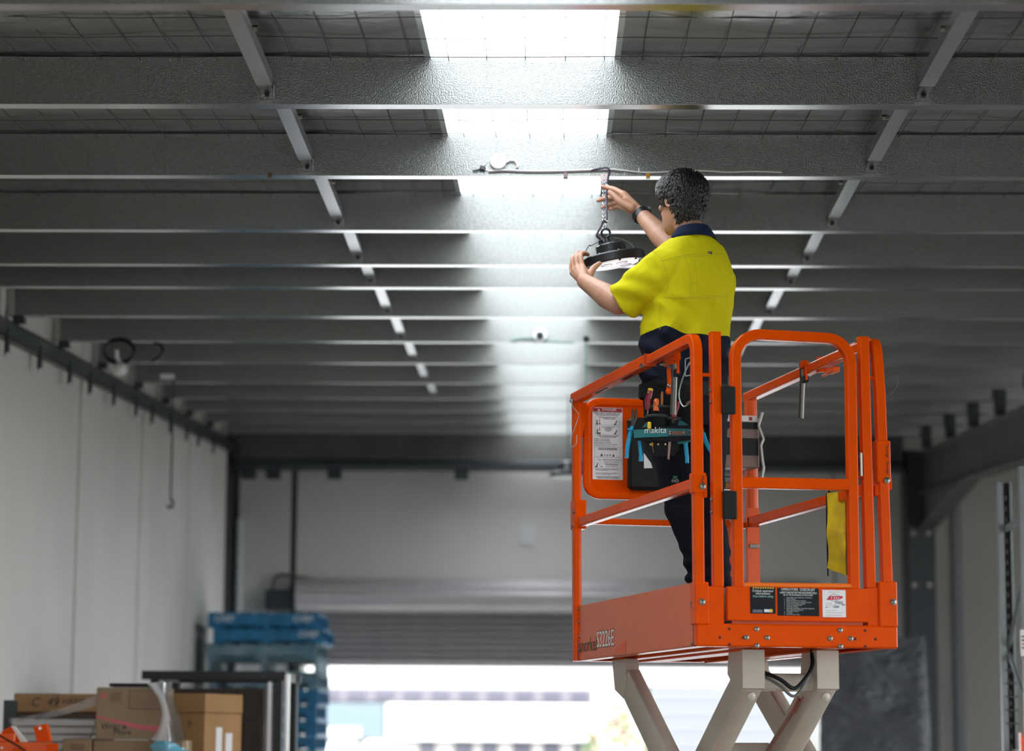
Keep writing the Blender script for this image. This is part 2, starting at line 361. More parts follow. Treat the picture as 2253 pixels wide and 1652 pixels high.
# steel edge beam along the left wall with short hanging cleats
def slope_box(x0, x1, y0, y1, h0, h1):
    mb = MB(); mb.prism([(x0, y0, pz(y0)+h0), (x1, y0, pz(y0)+h0), (x1, y1, pz(y1)+h0), (x0, y1, pz(y1)+h0)], (0, 0, h1-h0)); return mb
eb = thing('edge_beam', 'dark steel beam along the top of the left wall under the purlin ends', 'beam', (XL, Y0, pz(Y0)-.27))
mb = slope_box(XL+.002, -3.64, Y0+.02, YB-.02, -.065, -.057); b2 = slope_box(-3.648, -3.64, Y0+.02, YB-.02, -.178, -.057); mb.add(b2.v, b2.f); b3 = slope_box(XL+.002, -3.64, Y0+.02, YB-.02, -.178, -.170); mb.add(b3.v, b3.f)
mb.build('channel', darksteel, eb, off=(XL, Y0, pz(Y0)-.27))
for i, (x, y) in enumerate([(16,765), (88,800), (154,828), (199,846), (251,870), (300,898), (335,920), (375,940), (411,958), (437,968), (470,982)]):
    c = atx(x, y, -3.64); yy = c[1]
    MB().prism([(-3.655, yy-.025, pz(yy)-.12), (-3.63, yy-.025, pz(yy)-.12), (-3.63, yy-.025, pz(yy)-.28), (-3.655, yy-.025, pz(yy)-.31)], (0, .06, 0)).build('hanging_cleat', darksteel, eb).location = -np.array((XL, Y0, pz(Y0)-.27))
# right-hand rafter (I-section), haunch and column
BX = 4.135
rf = thing('portal_rafter', 'grey steel rafter on the right with haunch and column, under the purlins', 'rafter', (BX, YB-.5, 0))
off = np.array((BX, YB-.5, 0)); D = .475
def isec(y0, y1, top, dep0, dep1):
    mb = MB()
    def sl(x0, x1, a0, a1, b0, b1): mb.add([(x, y, z) for (y, la, lb) in ((y0, a0, a1), (y1, b0, b1)) for (x, z) in ((x0, pz(y)+la), (x1, pz(y)+la), (x1, pz(y)+lb), (x0, pz(y)+lb))], [(0,1,2,3),(7,6,5,4),(0,4,5,1),(1,5,6,2),(2,6,7,3),(3,7,4,0)])
    sl(BX, BX+.2, top-.014, top, top-.014, top); sl(BX+.095, BX+.105, top-dep0, top, top-dep1, top); sl(BX, BX+.2, top-dep0, top-dep0+.014, top-dep1, top-dep1+.014); return mb
isec(Y0+.05, YB-.66, -.13, D, D).build('beam', greysteel, rf, off=off)
isec(24.6, YB-.66, -.13-D+.02, .02, .42).build('haunch', greysteel, rf, off=off)
mb = MB(); cz = pz(YB)-.13; mb.bb((BX-.12, YB-.62, 0), (BX+.2, YB-.60, cz), 0); mb.bb((BX-.12, YB-.20, 0), (BX+.2, YB-.18, cz)); mb.bb((BX+.03, YB-.6, 0), (BX+.05, YB-.2, cz)); mb.bb((BX-.12, YB-.62, 0), (BX-.11, YB-.18, cz)); mb.build('column', darksteel, rf, off=off)
for z in (4.52, 3.93): MB().cyl((BX-.05, YB-.62, z), (BX-.05, YB-.66, z), .03, 6).build('bolt', steelb, rf, off=off); MB().cyl((BX+.12, YB-.62, z), (BX+.12, YB-.66, z), .03, 6).build('bolt', steelb, rf, off=off)
# eaves beam across the back
za, zb, zc = at(1126, 1032, YB-.6)[2], at(1126, 1014, YB-.6)[2], at(1126, 962, YB-.6)[2]
bb_ = thing('eaves_beam', 'dark deep beam across the back wall above the roller door', 'beam', (0, YB-.6, za))
MB().bb((XL, -.01, zb-za), (BX-.14, .25, zc-za+.1), .006).build('web', greysteel, bb_)
MB().bb((XL, -.06, 0), (BX-.14, .3, zb-za), .02).build('flange', darksteel, bb_)
for x in (545, 600, 735, 1015): 
    c = at(x, 1040, YB-.6); MB().bb((c[0]-.08, 0, -.12), (c[0]+.08, .12, .02), .01).build('cleat', darksteel, bb_)
# roller door at the back: drum, slatted curtain, guides
slat_m = mat('door_slat', (.52, .49, .49), .45, .2, var=.05)
DY = YB-.12; dz = at(1100, 1456, DY)[2]; t0 = at(1100, 1322, DY)[2]
rd = tag(bpy.data.objects.new('door_1', None), 'grey roller door half raised at the back of the warehouse', None, kind='structure'); COL.objects.link(rd); rd.location = (0, DY, dz)
n = 9; hs = (t0-dz)/n; hs0 = hs; sm = None
for i in range(n):
    if sm is None:
        prof = [(-.03, 0), (-.034, .12*hs), (-.01, .3*hs), (.03, .52*hs), (.01, .75*hs), (-.03, .92*hs), (-.03, hs)]
        mb = MB(); m_ = len(prof); vs = [(x, a, b) for x in (dl-.05, dr+.05) for a, b in prof]; mb.add(vs, [(k, k+1, k+1+m_, k+m_) for k in range(m_-1)]); sm = mb.mesh('slat', 60); sm.materials.append(slat_m)
    o = link('slat', sm, None, rd); o.location = (0, 0, hs*i)
MB().bb((dl-.05, -.03, -.06), (dr+.05, .03, .0), .006).build('bottom_bar', slat_m, rd)
dt, db = at(1100, 1275, DY-.2)[2], at(1100, 1348, DY-.2)[2]; rr = (dt-db)/2
mb = MB(); pr = []
for a in np.linspace(0, 2*math.pi, 40, endpoint=False): pr.append((math.cos(a)*rr*(1+.05*(1 if int(a/(2*math.pi)*40) % 4 < 2 else -1)), math.sin(a)*rr))
mb.rings([[V(x, a-.28, (dt+db)/2-dz+b) for a, b in pr] for x in (at(658, 1310, DY)[0], dr+.1)]); mb.build('drum', slat_m, rd)
for x in (dl-.06, dr+.06): MB().bb((x-.04, -.04, -dz), (x+.04, .10, db-dz), .004).build('guide_rail', greysteel, rd)
MB().bb((at(590, 1310, DY)[0], -.3, at(600, 1345, DY)[2]-dz), (at(655, 1310, DY)[0], .08, at(600, 1300, DY)[2]-dz), .02).build('motor_housing', darksteel, rd)
# small fittings on the back wall
c0, c1 = at(1144, 1160, YB), at(1175, 1198, YB)
tag(MB().bb((c0[0], YB-.03, c1[2]), (c1[0], YB, c0[2]), .004).build('wall_notice', signw), 'small white notice high on the back concrete wall', 'notice')
c0 = at(519, 1140, YB-.15)
tag(MB().cyl((c0[0]+.05, YB-.12, 0), (c0[0]+.05, YB-.12, c0[2]), .045, 16).build('downpipe', whitep), 'white downpipe in the back left corner by the blue pallets', 'downpipe')
c0 = at(2102, 1085, YB-.08)
dp = thing('downpipe', 'pale downpipe on the back wall right of the dark column', 'downpipe', (c0[0], YB-.08, 0))
MB().cyl((0, 0, 0), (0, 0, c0[2]), .055, 16).build('pipe', mat('pipe_grey', (.45, .47, .52), .4), dp)
for y in (1345, 1490): z = at(2102, y, YB-.08)[2]; MB().cyl((0, 0, z-.02), (0, 0, z+.02), .062, 16).build('joint_collar', mat('pipe_grey', (0,0,0)), dp)
# wall hoist bracket over the pallets: thin frame in front of the joint
c = at(640, 1255, YB-.25)
wbk = thing('hoist_bracket', 'thin grey frame bracket on the wall above the blue pallets', 'bracket', (c[0], YB-.2, c[2]))
a, b_, d_ = at(595, 1340, YB-.2)-V(c[0], YB-.2, c[2]), at(603, 1262, YB-.2)-V(c[0], YB-.2, c[2]), at(690, 1275, YB-.2)-V(c[0], YB-.2, c[2])
MB().tube(fillet([a, b_, d_], .1), .02, 8).build('frame', greysteel, wbk); MB().tube([a+V(.2, 0, 0), b_+V(.22, 0, 0)], .02, 8).build('strut', greysteel, wbk)
MB().tube([a, a+V(0, .2, 0)], .02, 8).build('stay', greysteel, wbk)
# coil of cable and floodlight over the left beam
c = at(262, 772, 17.3)
cc = thing('cable_coil', 'coil of black cable hung on a purlin near the left wall', 'cable', c)
for k, (r, w) in enumerate(((.085, 1.25), (.075, 1.4), (.095, 1.2))):
    MB().tube([(r*w*math.cos(a), .01*k, r*math.sin(a)) for a in np.linspace(0, 2*math.pi, 24)], .009, 6).build('loop', blackp, cc)
MB().tube(spline([V(.25, 0, .06), V(.31, 0, .04), V(.31, 0, -.03), V(.24, 0, -.08)]), .012, 6).build('loop', blackp, cc)
c = at(265, 812, 17.0)
fl = thing('floodlight', 'small white floodlight on a bracket by the left wall beam', 'floodlight', c)
MB().lathe([(.02, -.05), (.045, -.045), (.05, .0), (.035, .03), (.012, .045)], (0, 0, 0), (.3, -.7, -.3), 16).build('head', whitep, fl, 40)
MB().tube([(0, .02, .03), (-.03, .02, .09), (-.035, .02, .14)], .014, 8).build('bracket', whitep, fl)
c = at(368, 828, 19.0); tag(MB().box(c, (.11, .03, .04), None, .004).build('junction_box', whitep), 'small white junction box on a far purlin near the left wall', 'junction box')
c0, c1 = at(375, 940, PURL[9]-.02), at(375, 1118, PURL[9]-.02)
pr_ = thing('pull_rod', 'thin hanging rod with a hook in front of the left wall', 'rod', c1)
MB().tube([(0, 0, .08), (0, 0, pz(PURL[9])-c1[2]+.06), (0, .03, pz(PURL[9])-c1[2]+.06)], .010, 6).build('rod', darksteel, pr_); MB().tube([(0, 0, .085), (.02, 0, .05), (.015, 0, .01), (-.012, 0, 0), (-.02, 0, .03)], .014, 6).build('hook', darksteel, pr_)
# cord, plug and socket on the eighth purlin, cord dropping
y7 = PURL[7]; c = at(1188, 738, y7-.03)
pg = thing('plug_socket', 'small white socket with dark plug on a far purlin below the skylight', 'socket', c)
MB().lathe([(.05, 0), (.05, .02), (.042, .028)], (0, 0, 0), (0, -1, 0), 20).build('socket_face', whitep, pg, 40); MB().box((.0, -.04, -.005), (.05, .04, .05), None, .01).build('plug', blackp, pg)
MB().tube(spline([V(-.22, 0, -.04), V(-.1, 0, -.02), V(.1, 0, -.045), V(.25, 0, -.05)]), .007, 6).build('cord', mat('cord_green', (.1, .22, .18), .5), pg)
c0, c1 = at(1287, 745, y7-.03), at(1289, 850, y7-.03)
cdp = thing('hanging_cord', 'thin green cord hanging from a far purlin left of the worker', 'cord', c1)
MB().tube([(0, 0, 0), (.004, 0, .15), (0, 0, c0[2]-c1[2])], .006, 6).build('cord', mat('cord_green', (0,0,0)), cdp); MB().box((0, 0, c0[2]-c1[2]), (.04, .03, .04), None, .008).build('plug', blackp, cdp)
# further high-bay lamp half hidden behind the lift
c = at(1250, 1049, 22.0)
hb = thing('high_bay_lamp', 'distant round lamp hanging low behind the lift basket', 'lamp', c)
MB().lathe([(.17, 0), (.17, .03), (.10, .05), (.07, .13), (.02, .15)], (0, 0, 0), (0, 0, 1), 24).build('housing', blackm, hb, 40); MB().lathe([(.0, -.012), (.16, -.01), (.165, 0), (.0, .002)], (0, 0, 0), (0, 0, 1), 24).build('lens', whitep, hb)
zt = pz(22.23)-c[2]; MB().cyl((0, 0, .14), (0, 0, zt), .006, 6).build('suspension_wire', darksteel, hb)
# daylight portals for the three kinds of opening
portal('front_opening', (.3, Y0-.05, 1.7), (math.radians(90), 0, 0), 4.6, 3.4)
portal('added_side_opening', (XR+.2, 8.25, 2.375), (math.radians(90), 0, math.radians(90)), 15.5, 4.75)
portal('back_opening', ((dl+dr)/2, YB+.3, dz/2), (math.radians(-90), 0, 0), dr-dl, dz)
portal('skylight_opening', ((G2+G3)/2, 7.2, rz(7.2)+.12), (math.atan(SL), 0, 0), G3-G2, 19)  # portal of the added second skylight
portal('skylight_opening', ((GL+GR)/2, 12.8, rz(12.8)+.12), (math.atan(SL), 0, 0), GR-GL, 30.5)
# ================================================================== OUTSIDE, SEEN THROUGH THE ROLLER DOOR
OY = 78.
def oz(y): return at(1100, y, OY)[2]
def ox(x): return at(x, 1560, OY)[0]
bld = thing('office_building', 'pale two-storey building across the yard with a window strip', 'building', (0, OY, -.2))
bo = (0, OY, -.2); wallp = mat('render_white', (.50, .49, .46), .8); winp = mat('window_tint', (.075, .072, .095), .2); framp = mat('mullion', (.135, .122, .142), .5)
MB().bb((-22, OY, oz(1545)), (34, OY+9, oz(1340))).build('upper_wall', wallp, bld, off=bo)
MB().bb((-22, OY+.3, -.2), (34, OY+9, oz(1545))).build('lower_wall', wallp, bld, off=bo)
MB().bb((ox(690), OY-.06, oz(1545)), (ox(1303), OY+.02, oz(1514)), .01).build('window_frame', framp, bld, off=bo)
wz0, wz1 = oz(1541), oz(1518)
for k in range(10):
    x0, x1 = ox(703+61.3*k), ox(703+61.3*k+42)
    f = MB().bb((x0, OY-.12, wz0), (x1, OY-.05, wz1), .01).build('window', framp, bld, off=bo)
    MB().bb((x0+.04, OY-.14, wz0+.03), (x1-.04, OY-.1, wz1-.03)).build('pane', winp, f, off=bo)
for k, (a, b) in enumerate(((923, 957), (1000, 1040), (1060, 1095), (1128, 1170), (1195, 1232), (1262, 1300), (1600, 1640))):
    f = MB().bb((ox(a), OY+.2, .9), (ox(b), OY+.32, oz(1633)), .01).build('window', framp, bld, off=bo)
    MB().bb((ox(a)+.05, OY+.17, .95), (ox(b)-.05, OY+.24, oz(1633)-.05)).build('pane', winp, f, off=bo)
s1 = thing('blue_sign', 'pale blue sign panel on the building across the yard', 'sign', (ox(780), OY-.1, oz(1628)))
so = np.array((ox(780), OY-.1, oz(1628)))
MB().bb((ox(705), OY-.2, oz(1628)), (ox(846), OY-.02, oz(1549)), .02).build('panel', mat('sign_blue', (.11, .145, .165), .5), s1, off=so)
MB().bb((ox(712), OY-.24, oz(1622)), (ox(795), OY-.19, oz(1603)), .01).build('white_stripe', wallp, s1, off=so)
s2 = thing('white_sign', 'long white sign panel beside the blue one, with faint lettering marks', 'sign', (ox(1090), OY-.1, oz(1630)))
so = np.array((ox(1090), OY-.1, oz(1630)))
MB().bb((ox(850), OY-.2, oz(1630)), (ox(1330), OY-.02, oz(1549)), .02).build('panel', mat('sign_panel_white', (.6, .6, .6), .6), s2, off=so)
gk = mat('sign_mark_grey', (.10, .11, .12), .6)
cx, cz_ = ox(997), oz(1588); sm_ = lambda p, r: MB().tube(p, r, 6).build('sign_mark', gk, s2, off=so)
sm_([(cx-.33+.10*math.cos(a), OY-.22, cz_+.22*math.sin(a)) for a in np.linspace(1.8, 4.5, 8)], .03); sm_([(cx+.20+.10*math.cos(a), OY-.22, cz_+.2*math.sin(a)) for a in np.linspace(-1.3, 1.3, 8)], .03)
sm_([(ox(1072), OY-.22, oz(1580)), (ox(1090), OY-.22, oz(1592))], .03); sm_([(ox(1108), OY-.22, oz(1580)), (ox(1125), OY-.22, oz(1592))], .03); sm_([(ox(935), OY-.22, oz(1603)), (ox(950), OY-.22, oz(1612))], .035)
sh = thing('side_shed', 'pale ribbed shed behind the scissor arms outside', 'shed', (ox(1640), 60, -.2))
def oz6(y): return at(1500, y, 60)[2]
x0, x1 = at(1430, 1560, 60)[0], at(1800, 1560, 60)[0]; so = ((x0+x1)/2, 60, -.2)
sh.location = so
cl = mat('shed_cladding', (.155, .16, .172), .6)
for k in range(9): zc0 = oz6(1652)-.1+k*(oz6(1506)-oz6(1652)+.1)/9; MB().bb((x0, 60-.02*(k % 2), zc0), (x1, 64, zc0+(oz6(1506)-oz6(1652)+.1)/9-.015)).build('cladding_board', cl, sh, off=so)
MB().bb((x0, 60.05, -.2), (x1, 64, oz6(1506)-.01)).build('body', cl, sh, off=so)
# shrub with reddish leaves beyond the door
def shrub(name, c, r, h, label, cols):
    t = thing(name, label, 'shrub', c); mb = MB(); mb.tube([(0, 0, 0), (.05, 0, h*.5), (0, 0, h)], [.06, .05, .02], 6)
    for k in range(7): a = k*.9; mb.tube([(0, 0, h*.4), (r*.5*math.cos(a), r*.5*math.sin(a), h*.7)], [.03, .012], 5)
    mb.build('stem', mat('bark', (.12, .08, .05), .8), t)
    for ci, col in enumerate(cols):
        mb = MB()
        for _ in range(420):
            p = rng.normal(size=3); p = p/np.linalg.norm(p)*r*rng.uniform(.4, 1)**.5; p[2] = h*.72+p[2]*h*.38/r; u = nrm(rng.normal(size=3)); w = nrm(np.cross(u, rng.normal(size=3))); s = .09
            mb.add([p-u*s, p+w*s*.5, p+u*s, p-w*s*.5], [(0, 1, 2, 3)])
        tag(mb.build('foliage', col, t), kind='stuff')
g = at(1378, 1640, 52); shrub('red_shrub', (g[0], 52, -.2), 1.0, 2.75, 'reddish leafy shrub outside the roller door beside the scissor arm', (mat('leaf_red', (.20, .085, .08), .6), mat('leaf_green', (.16, .24, .07), .6)))
# parked cars' roofs just above the bottom edge
def car(name, x0p, x1p, Y, colour, label):
    x0, x1 = at(x0p, 1640, Y)[0], at(x1p, 1640, Y)[0]; zt = at((x0p+x1p)/2, 1628, Y)[2]; w = x1-x0; t = thing(name, label, 'car', ((x0+x1)/2, Y, -.21))
    h = zt+.21; m = mat('car_paint_'+label.split()[0], colour, .25, coat=.5); S = h/1.5
    R = []
    for z, hx, y0, y1 in ((.28, .84, -2.1, 2.1), (.55, .9, -2.2, 2.2), (.9, .88, -2.1, 2.1), (1.0, .82, -1.5, 1.9), (1.3, .72, -.9, 1.4), (1.46, .62, -.5, 1.0), (1.5, .4, -.3, .8)):
        R.append([V(hx*w/1.8*math.copysign(abs(math.cos(a))**.35, math.cos(a)), (y0+y1)/2+(y1-y0)/2*math.copysign(abs(math.sin(a))**.35, math.sin(a)), z*S) for a in np.linspace(0, 2*math.pi, 28, endpoint=False)])
    MB().rings(R).build('body', m, t, 50)
    MB().box((0, -1.22, 1.12*S), (w*.72, .05, .3*S), (V(1,0,0), nrm((0, .35, 1)), nrm((0, 1, -.35)))).build('windscreen', winp, t)
    for sx in (-1, 1):
        for y in (-1.35, 1.35): MB().lathe([(.1, -.1), (.32, -.1), (.33, 0), (.32, .1), (.1, .1)], (sx*w*.42, y, .33), (1, 0, 0), 20).build('wheel', blackr, t, 40)
car('parked_car', 715, 790, 56., (.62, .62, .62), 'silver car outside the door by the blue pallets')
car('parked_car', 792, 870, 62., (.75, .74, .72), 'white car outside the door under the blue sign')
# ================================================================== BLUE PALLETS IN THE BACK LEFT CORNER
blue1 = mat('pallet_blue', (.012, .15, .30), .6, bump=.2, bscale=20, var=.25, vscale=7); blue2 = mat('pallet_blue_worn', (.07, .16, .22), .7, bump=.2, bscale=20, col2=(.20, .30, .34), vscale=5)
PYN = 24.9; pl, prx = at(459, 1400, PYN)[0], at(702, 1400, PYN)[0]; PWX = prx-pl; PD = 1.165
def board_mesh(sz): return MB().box((0, 0, 0), sz, None, .004).mesh('board')
bm_top = board_mesh((.125, PD, .02)); bm_lead = board_mesh((PWX, .14, .02)); 
def bearer():
    h = .105; P = [(0, 0), (.09, 0), (.11, .05), (.18, .05), (.20, 0), (PWX-.20, 0), (PWX-.18, .05), (PWX-.11, .05), (PWX-.09, 0), (PWX, 0), (PWX, h), (0, h)]
    return MB().prism([(x, -.019, z) for x, z in P], (0, .038, 0)).mesh('bearer')
def bearer_solid(): return MB().bb((0, -.019, 0), (PWX, .019, .105), .004).mesh('bearer')
def bearer_y():
    return MB().bb((-.019, 0, 0), (.019, PD, .105), .003).mesh('bearer')
# across = bearers run along the front (long solid side); along = bearers run to the back, with fork gaps between
bx_me, by_me, bn_me = bearer_solid(), bearer_y(), bearer()
bt_x = board_mesh((PWX, .095, .02))
ptop = at(560, 1347, PYN)[2]; npal = 22; ph = ptop/npal
bn_me.name = 'bearer_notched'
for me in (bm_top, bm_lead, bx_me, by_me, bt_x, bn_me): me.materials.append(blue1)
worn = {}
for me in (bm_top, bm_lead, bx_me, by_me, bt_x, bn_me): w = me.copy(); w.materials.clear(); w.materials.append(blue2); worn[me.name] = w
sc = ph/.145
for k in range(npal):                                     # k = 0 topmost
    lab = 'blue timber pallet, %s from the top of the stack in the back left corner' % ORD[k] if k < 22 else ''
    if k == 0: lab = 'bright blue timber pallet on top of the stack in the back left corner'
    t = thing('timber_pallet', lab, 'pallet', (pl+rng.uniform(-.02, .02), PYN+rng.uniform(-.02, .03), ptop-ph*(k+1)), 'blue pallets stacked in the back left corner'); t.scale = (1, 1, sc*.995)
    if k == 1: t.location.x += .05
    g = (lambda m: worn[m.name]) if k in (2, 3, 4, 9, 13) else (lambda m: m)
    if k != 3:
        for y in (.02, PD/2, PD-.02): o = link('bearer', g(bx_me if k < 3 else bn_me), None, t); o.location = (0, y, .02)
        for i in range(7): o = link('deck_board', g(bm_top), None, t); o.location = (.0625+i*(PWX-.125)/6, PD/2, .135)
        for i in (0, 3, 6): o = link('base_board', g(bm_top), None, t); o.location = (.0625+i*(PWX-.125)/6, PD/2, .01)
        if k < 2:
            for x, s, a in ((.07, 'CHEP', 'LEFT'), (PWX-.05, 'CHEP' if k else '0800', 'RIGHT')):
                if k == 1 and a == 'LEFT': continue
                text('lettering', 'CHEP', .085, (x, -.003, .04), (1, 0, 0), (0, 0, 1), inkw, t, a)
    else:
        for x in (.02, PWX/2, PWX-.02): o = link('bearer', g(by_me), None, t); o.location = (x, 0, .02)
        for i in range(7): o = link('deck_board', g(bt_x), None, t); o.location = (PWX/2, .0475+i*(PD-.095)/6, .135)
        for i in (0, 3, 6): o = link('base_board', g(bt_x), None, t); o.location = (PWX/2, .0475+i*(PD-.095)/6, .01)
# ================================================================== CARTONS, SHELF AND CAGE ON THE LEFT
card = mat('cardboard', (.36, .20, .09), .75, var=.10, vscale=3); card2 = mat('cardboard_grey', (.25, .17, .10), .75, var=.10, vscale=3); card3 = mat('cardboard_dark', (.105, .068, .048), .8, var=.1, vscale=3)
cardp = mat('cardboard_pale', (.27, .19, .115), .75, var=.08, vscale=4); tapem = mat('parcel_tape', (.40, .25, .11), .35)
ZS = 1.78
def carton(label, x0p, x1p, ytp, Y, dep, m, zbot=None, ybp=None, seam=None, group=None, rz_=0., flap=True):
    a, b = at(x0p, ytp, Y), at(x1p, ytp, Y); w = b[0]-a[0]; zt = (a[2]+b[2])/2; z0 = zbot if zbot is not None else at(x0p, ybp, Y)[2]; h = zt-z0
    t = thing('carton', label, 'carton', (a[0], Y, z0), group, (0, 0, rz_))
    hs = h if seam is None else h-seam
    MB().bb((0, 0, 0), (w, dep, hs-.0015), .003).build('box_body', m, t)
    if seam: MB().bb((-.004, -.004, hs+.001), (w+.004, dep+.004, h), .004).build('lid', m, t)
    elif flap:
        MB().bb((.002, 0, h-.001), (w/1, dep/2-.002, h+.002)).build('flap', m, t); MB().bb((.002, dep/2+.002, h-.001), (w/1, dep, h+.002)).build('flap', m, t)
        MB().bb((-.001, dep/2-.025, h-.05), (w+.001, dep/2+.025, h+.003)).build('tape', tapem, t)
    return t, w, h
# steel-legged timber shelf that carries the goods (its deck lies below the picture)
sh_ = thing('storage_shelf', 'long timber-decked shelf carrying the cartons, below the bottom edge', 'shelf', (-2.7, 14.1, 0))
for k in range(6): MB().bb((-.85, -1.55+k*.52, ZS-.04), (1.12, -1.55+k*.52+.50, ZS), .004).build('deck_board', mat('shelf_timber', (.3, .2, .11), .7, var=.1), sh_)
for x in (-.82, 1.09):
    for y in (-1.5, 1.48): MB().bb((x-.03, y-.03, 0), (x+.03, y+.03, ZS-.04), .004).build('leg', darksteel, sh_)
for y in (-1.5, 1.48): MB().bb((-.85, y-.025, ZS-.12), (1.12, y+.025, ZS-.04), .004).build('rail', darksteel, sh_)
# printed carton with red stripe
t, w, h = carton('brown printed carton with a red stripe, wrapped in clear film', 213, 362, 1513, 13.9, .34, cardp, ybp=1626.5)
def fq(t, name, pts, m, z=-.0012): MB().prism([(x, z, y) for x, y in pts], (0, -.0008, 0)).build(name, m, t)
fq(t, 'red_stripe', [(0, .46*h), (.35*w, .37*h), (.7*w, .28*h), (w, .265*h), (w, .14*h), (.7*w, .185*h), (.35*w, .30*h), (0, .425*h)], inkp)
fq(t, 'red_star', [(.07*w, .86*h), (.10*w, .92*h), (.115*w, .87*h), (.165*w, .85*h), (.12*w, .80*h), (.06*w, .80*h)], inkp)
pm = mat('print_brown', (.13, .08, .05), .8)
for k in range(9): MB().bb((.20*w, -.0022, (.90-.022*k)*h), (.37*w, -.0012, (.906-.022*k)*h)).build('print_line', pm, t)
fr = MB()
for (xa, ya, xb, yb) in ((.48, .94, .965, .95), (.48, .585, .965, .60), (.48, .585, .49, .95), (.955, .585, .965, .95)): fr.bb((xa*w, -.0022, ya*h), (xb*w, -.0012, yb*h))
fr.build('print_frame', pm, t)
for k in range(5): MB().bb((.50*w, -.0022, (.87-.055*k)*h), (.94*w, -.0012, (.875-.055*k)*h)).build('print_line', pm, t)
text('lettering', 'Wrap &', .046, (.07*w, -.0013, .17*h), (1, 0, .0), (0, 0, 1), inkk, t, shear=.2); text('lettering', 'Move', .046, (.26*w, -.0013, .06*h), (1, 0, 0), (0, 0, 1), inkk, t, shear=.2)
# dark items on top of it
c = at(250, 1508, 14.0); tag(MB().box(c+V(.09, .1, .004), (.24, .16, .02), None, .004).build('black_tray', blackp), 'thin black tray lying on top of the red-striped carton', 'tray')
zb1 = at(213, 1628, 13.9)[2]-.004
t, w, h = carton('grey-brown carton directly under the red-striped carton', 205, 402, 1629.5, 13.88, .36, card2, zbot=ZS)
t, w, h = carton('grey-brown carton with printed panel, left of the wrapped cartons', 138, 200, 1626, 13.85, .34, card2, zbot=ZS)
for k in range(3): MB().bb((.30*w, -.002, h-.035-.012*k), (.78*w, -.001, h-.029-.012*k)).build('print_line', pm, t)
t, w, h = carton('long flat carton with handwritten marks, left of the red-striped one', 31, 127, 1526, 14.6, .5, card, ybp=1566)
text('lettering', 'C  49', .075, (.38*w, -.0013, .18*h), (1, 0, 0), (0, 0, 1), inkk, t, shear=.25)
t2, w2, h2 = carton('long flat carton behind the red-striped one, right of the handwritten one', 128, 226, 1527, 14.6, .5, card, ybp=1566)
text('lettering', 'HAND', .05, (.1*w2, -.0013, .35*h2), (1, 0, 0), (0, 0, 1), inkk, t2, width=1.0)
t, w, h = carton('dark brown flat carton underneath the two long flat cartons', 32, 222, 1566.5, 14.62, .48, card3, zbot=ZS, flap=False)
t, w, h = carton('tall brown carton with lid, right of the red-striped one', 372, 461, 1526, 14.75, .50, mat('cardboard_ochre', (.34, .185, .075), .75, var=.08, vscale=3), zbot=ZS, seam=.115, rz_=-.33)
for a, b, u0, u1 in ((.30, .46, -.20, -.52), (.56, .74, -.235, -.42)): 
    MB().bb((w+.0008, a*.5, h+u1), (w+.0024, b*.5, h+u0)).build('paper_label', signw, t)
mb = MB(); mb.prism([(.52*w, -.0016, h-.165), (.66*w, -.0016, h-.165), (.60*w, -.0016, h-.185), (.60*w, -.0016, h-.215), (.58*w, -.0016, h-.215), (.58*w, -.0016, h-.185)], (0, -.001, 0)); mb.build('glass_mark', pm, t)
# silver wrapped rolls in front of the flat cartons
def bundle(c0, c1, n):
    t = thing('panel_bundle', 'bundle of grey panels in shiny film in front of flat cartons', 'panel bundle', (c0[0], c0[1], ZS)); h = (c0[2]-ZS)
    w = c1[0]-c0[0]
    for k in range(n): MB().bb((.0+.01*(k % 2), 0, h-(k+1)*.045+.003), (w-.012*(k % 3), .25, h-k*.045), .006).build('panel', mat('panel_silver', (.50, .49, .49), .3, .3, bump=.1, bscale=12), t)
    MB().bb((.02, .02, 0), (w-.02, .24, h-n*.045)).build('base_block', card3, t)
bundle(at(26, 1581, 14.2), at(211, 1581, 14.2), 6)
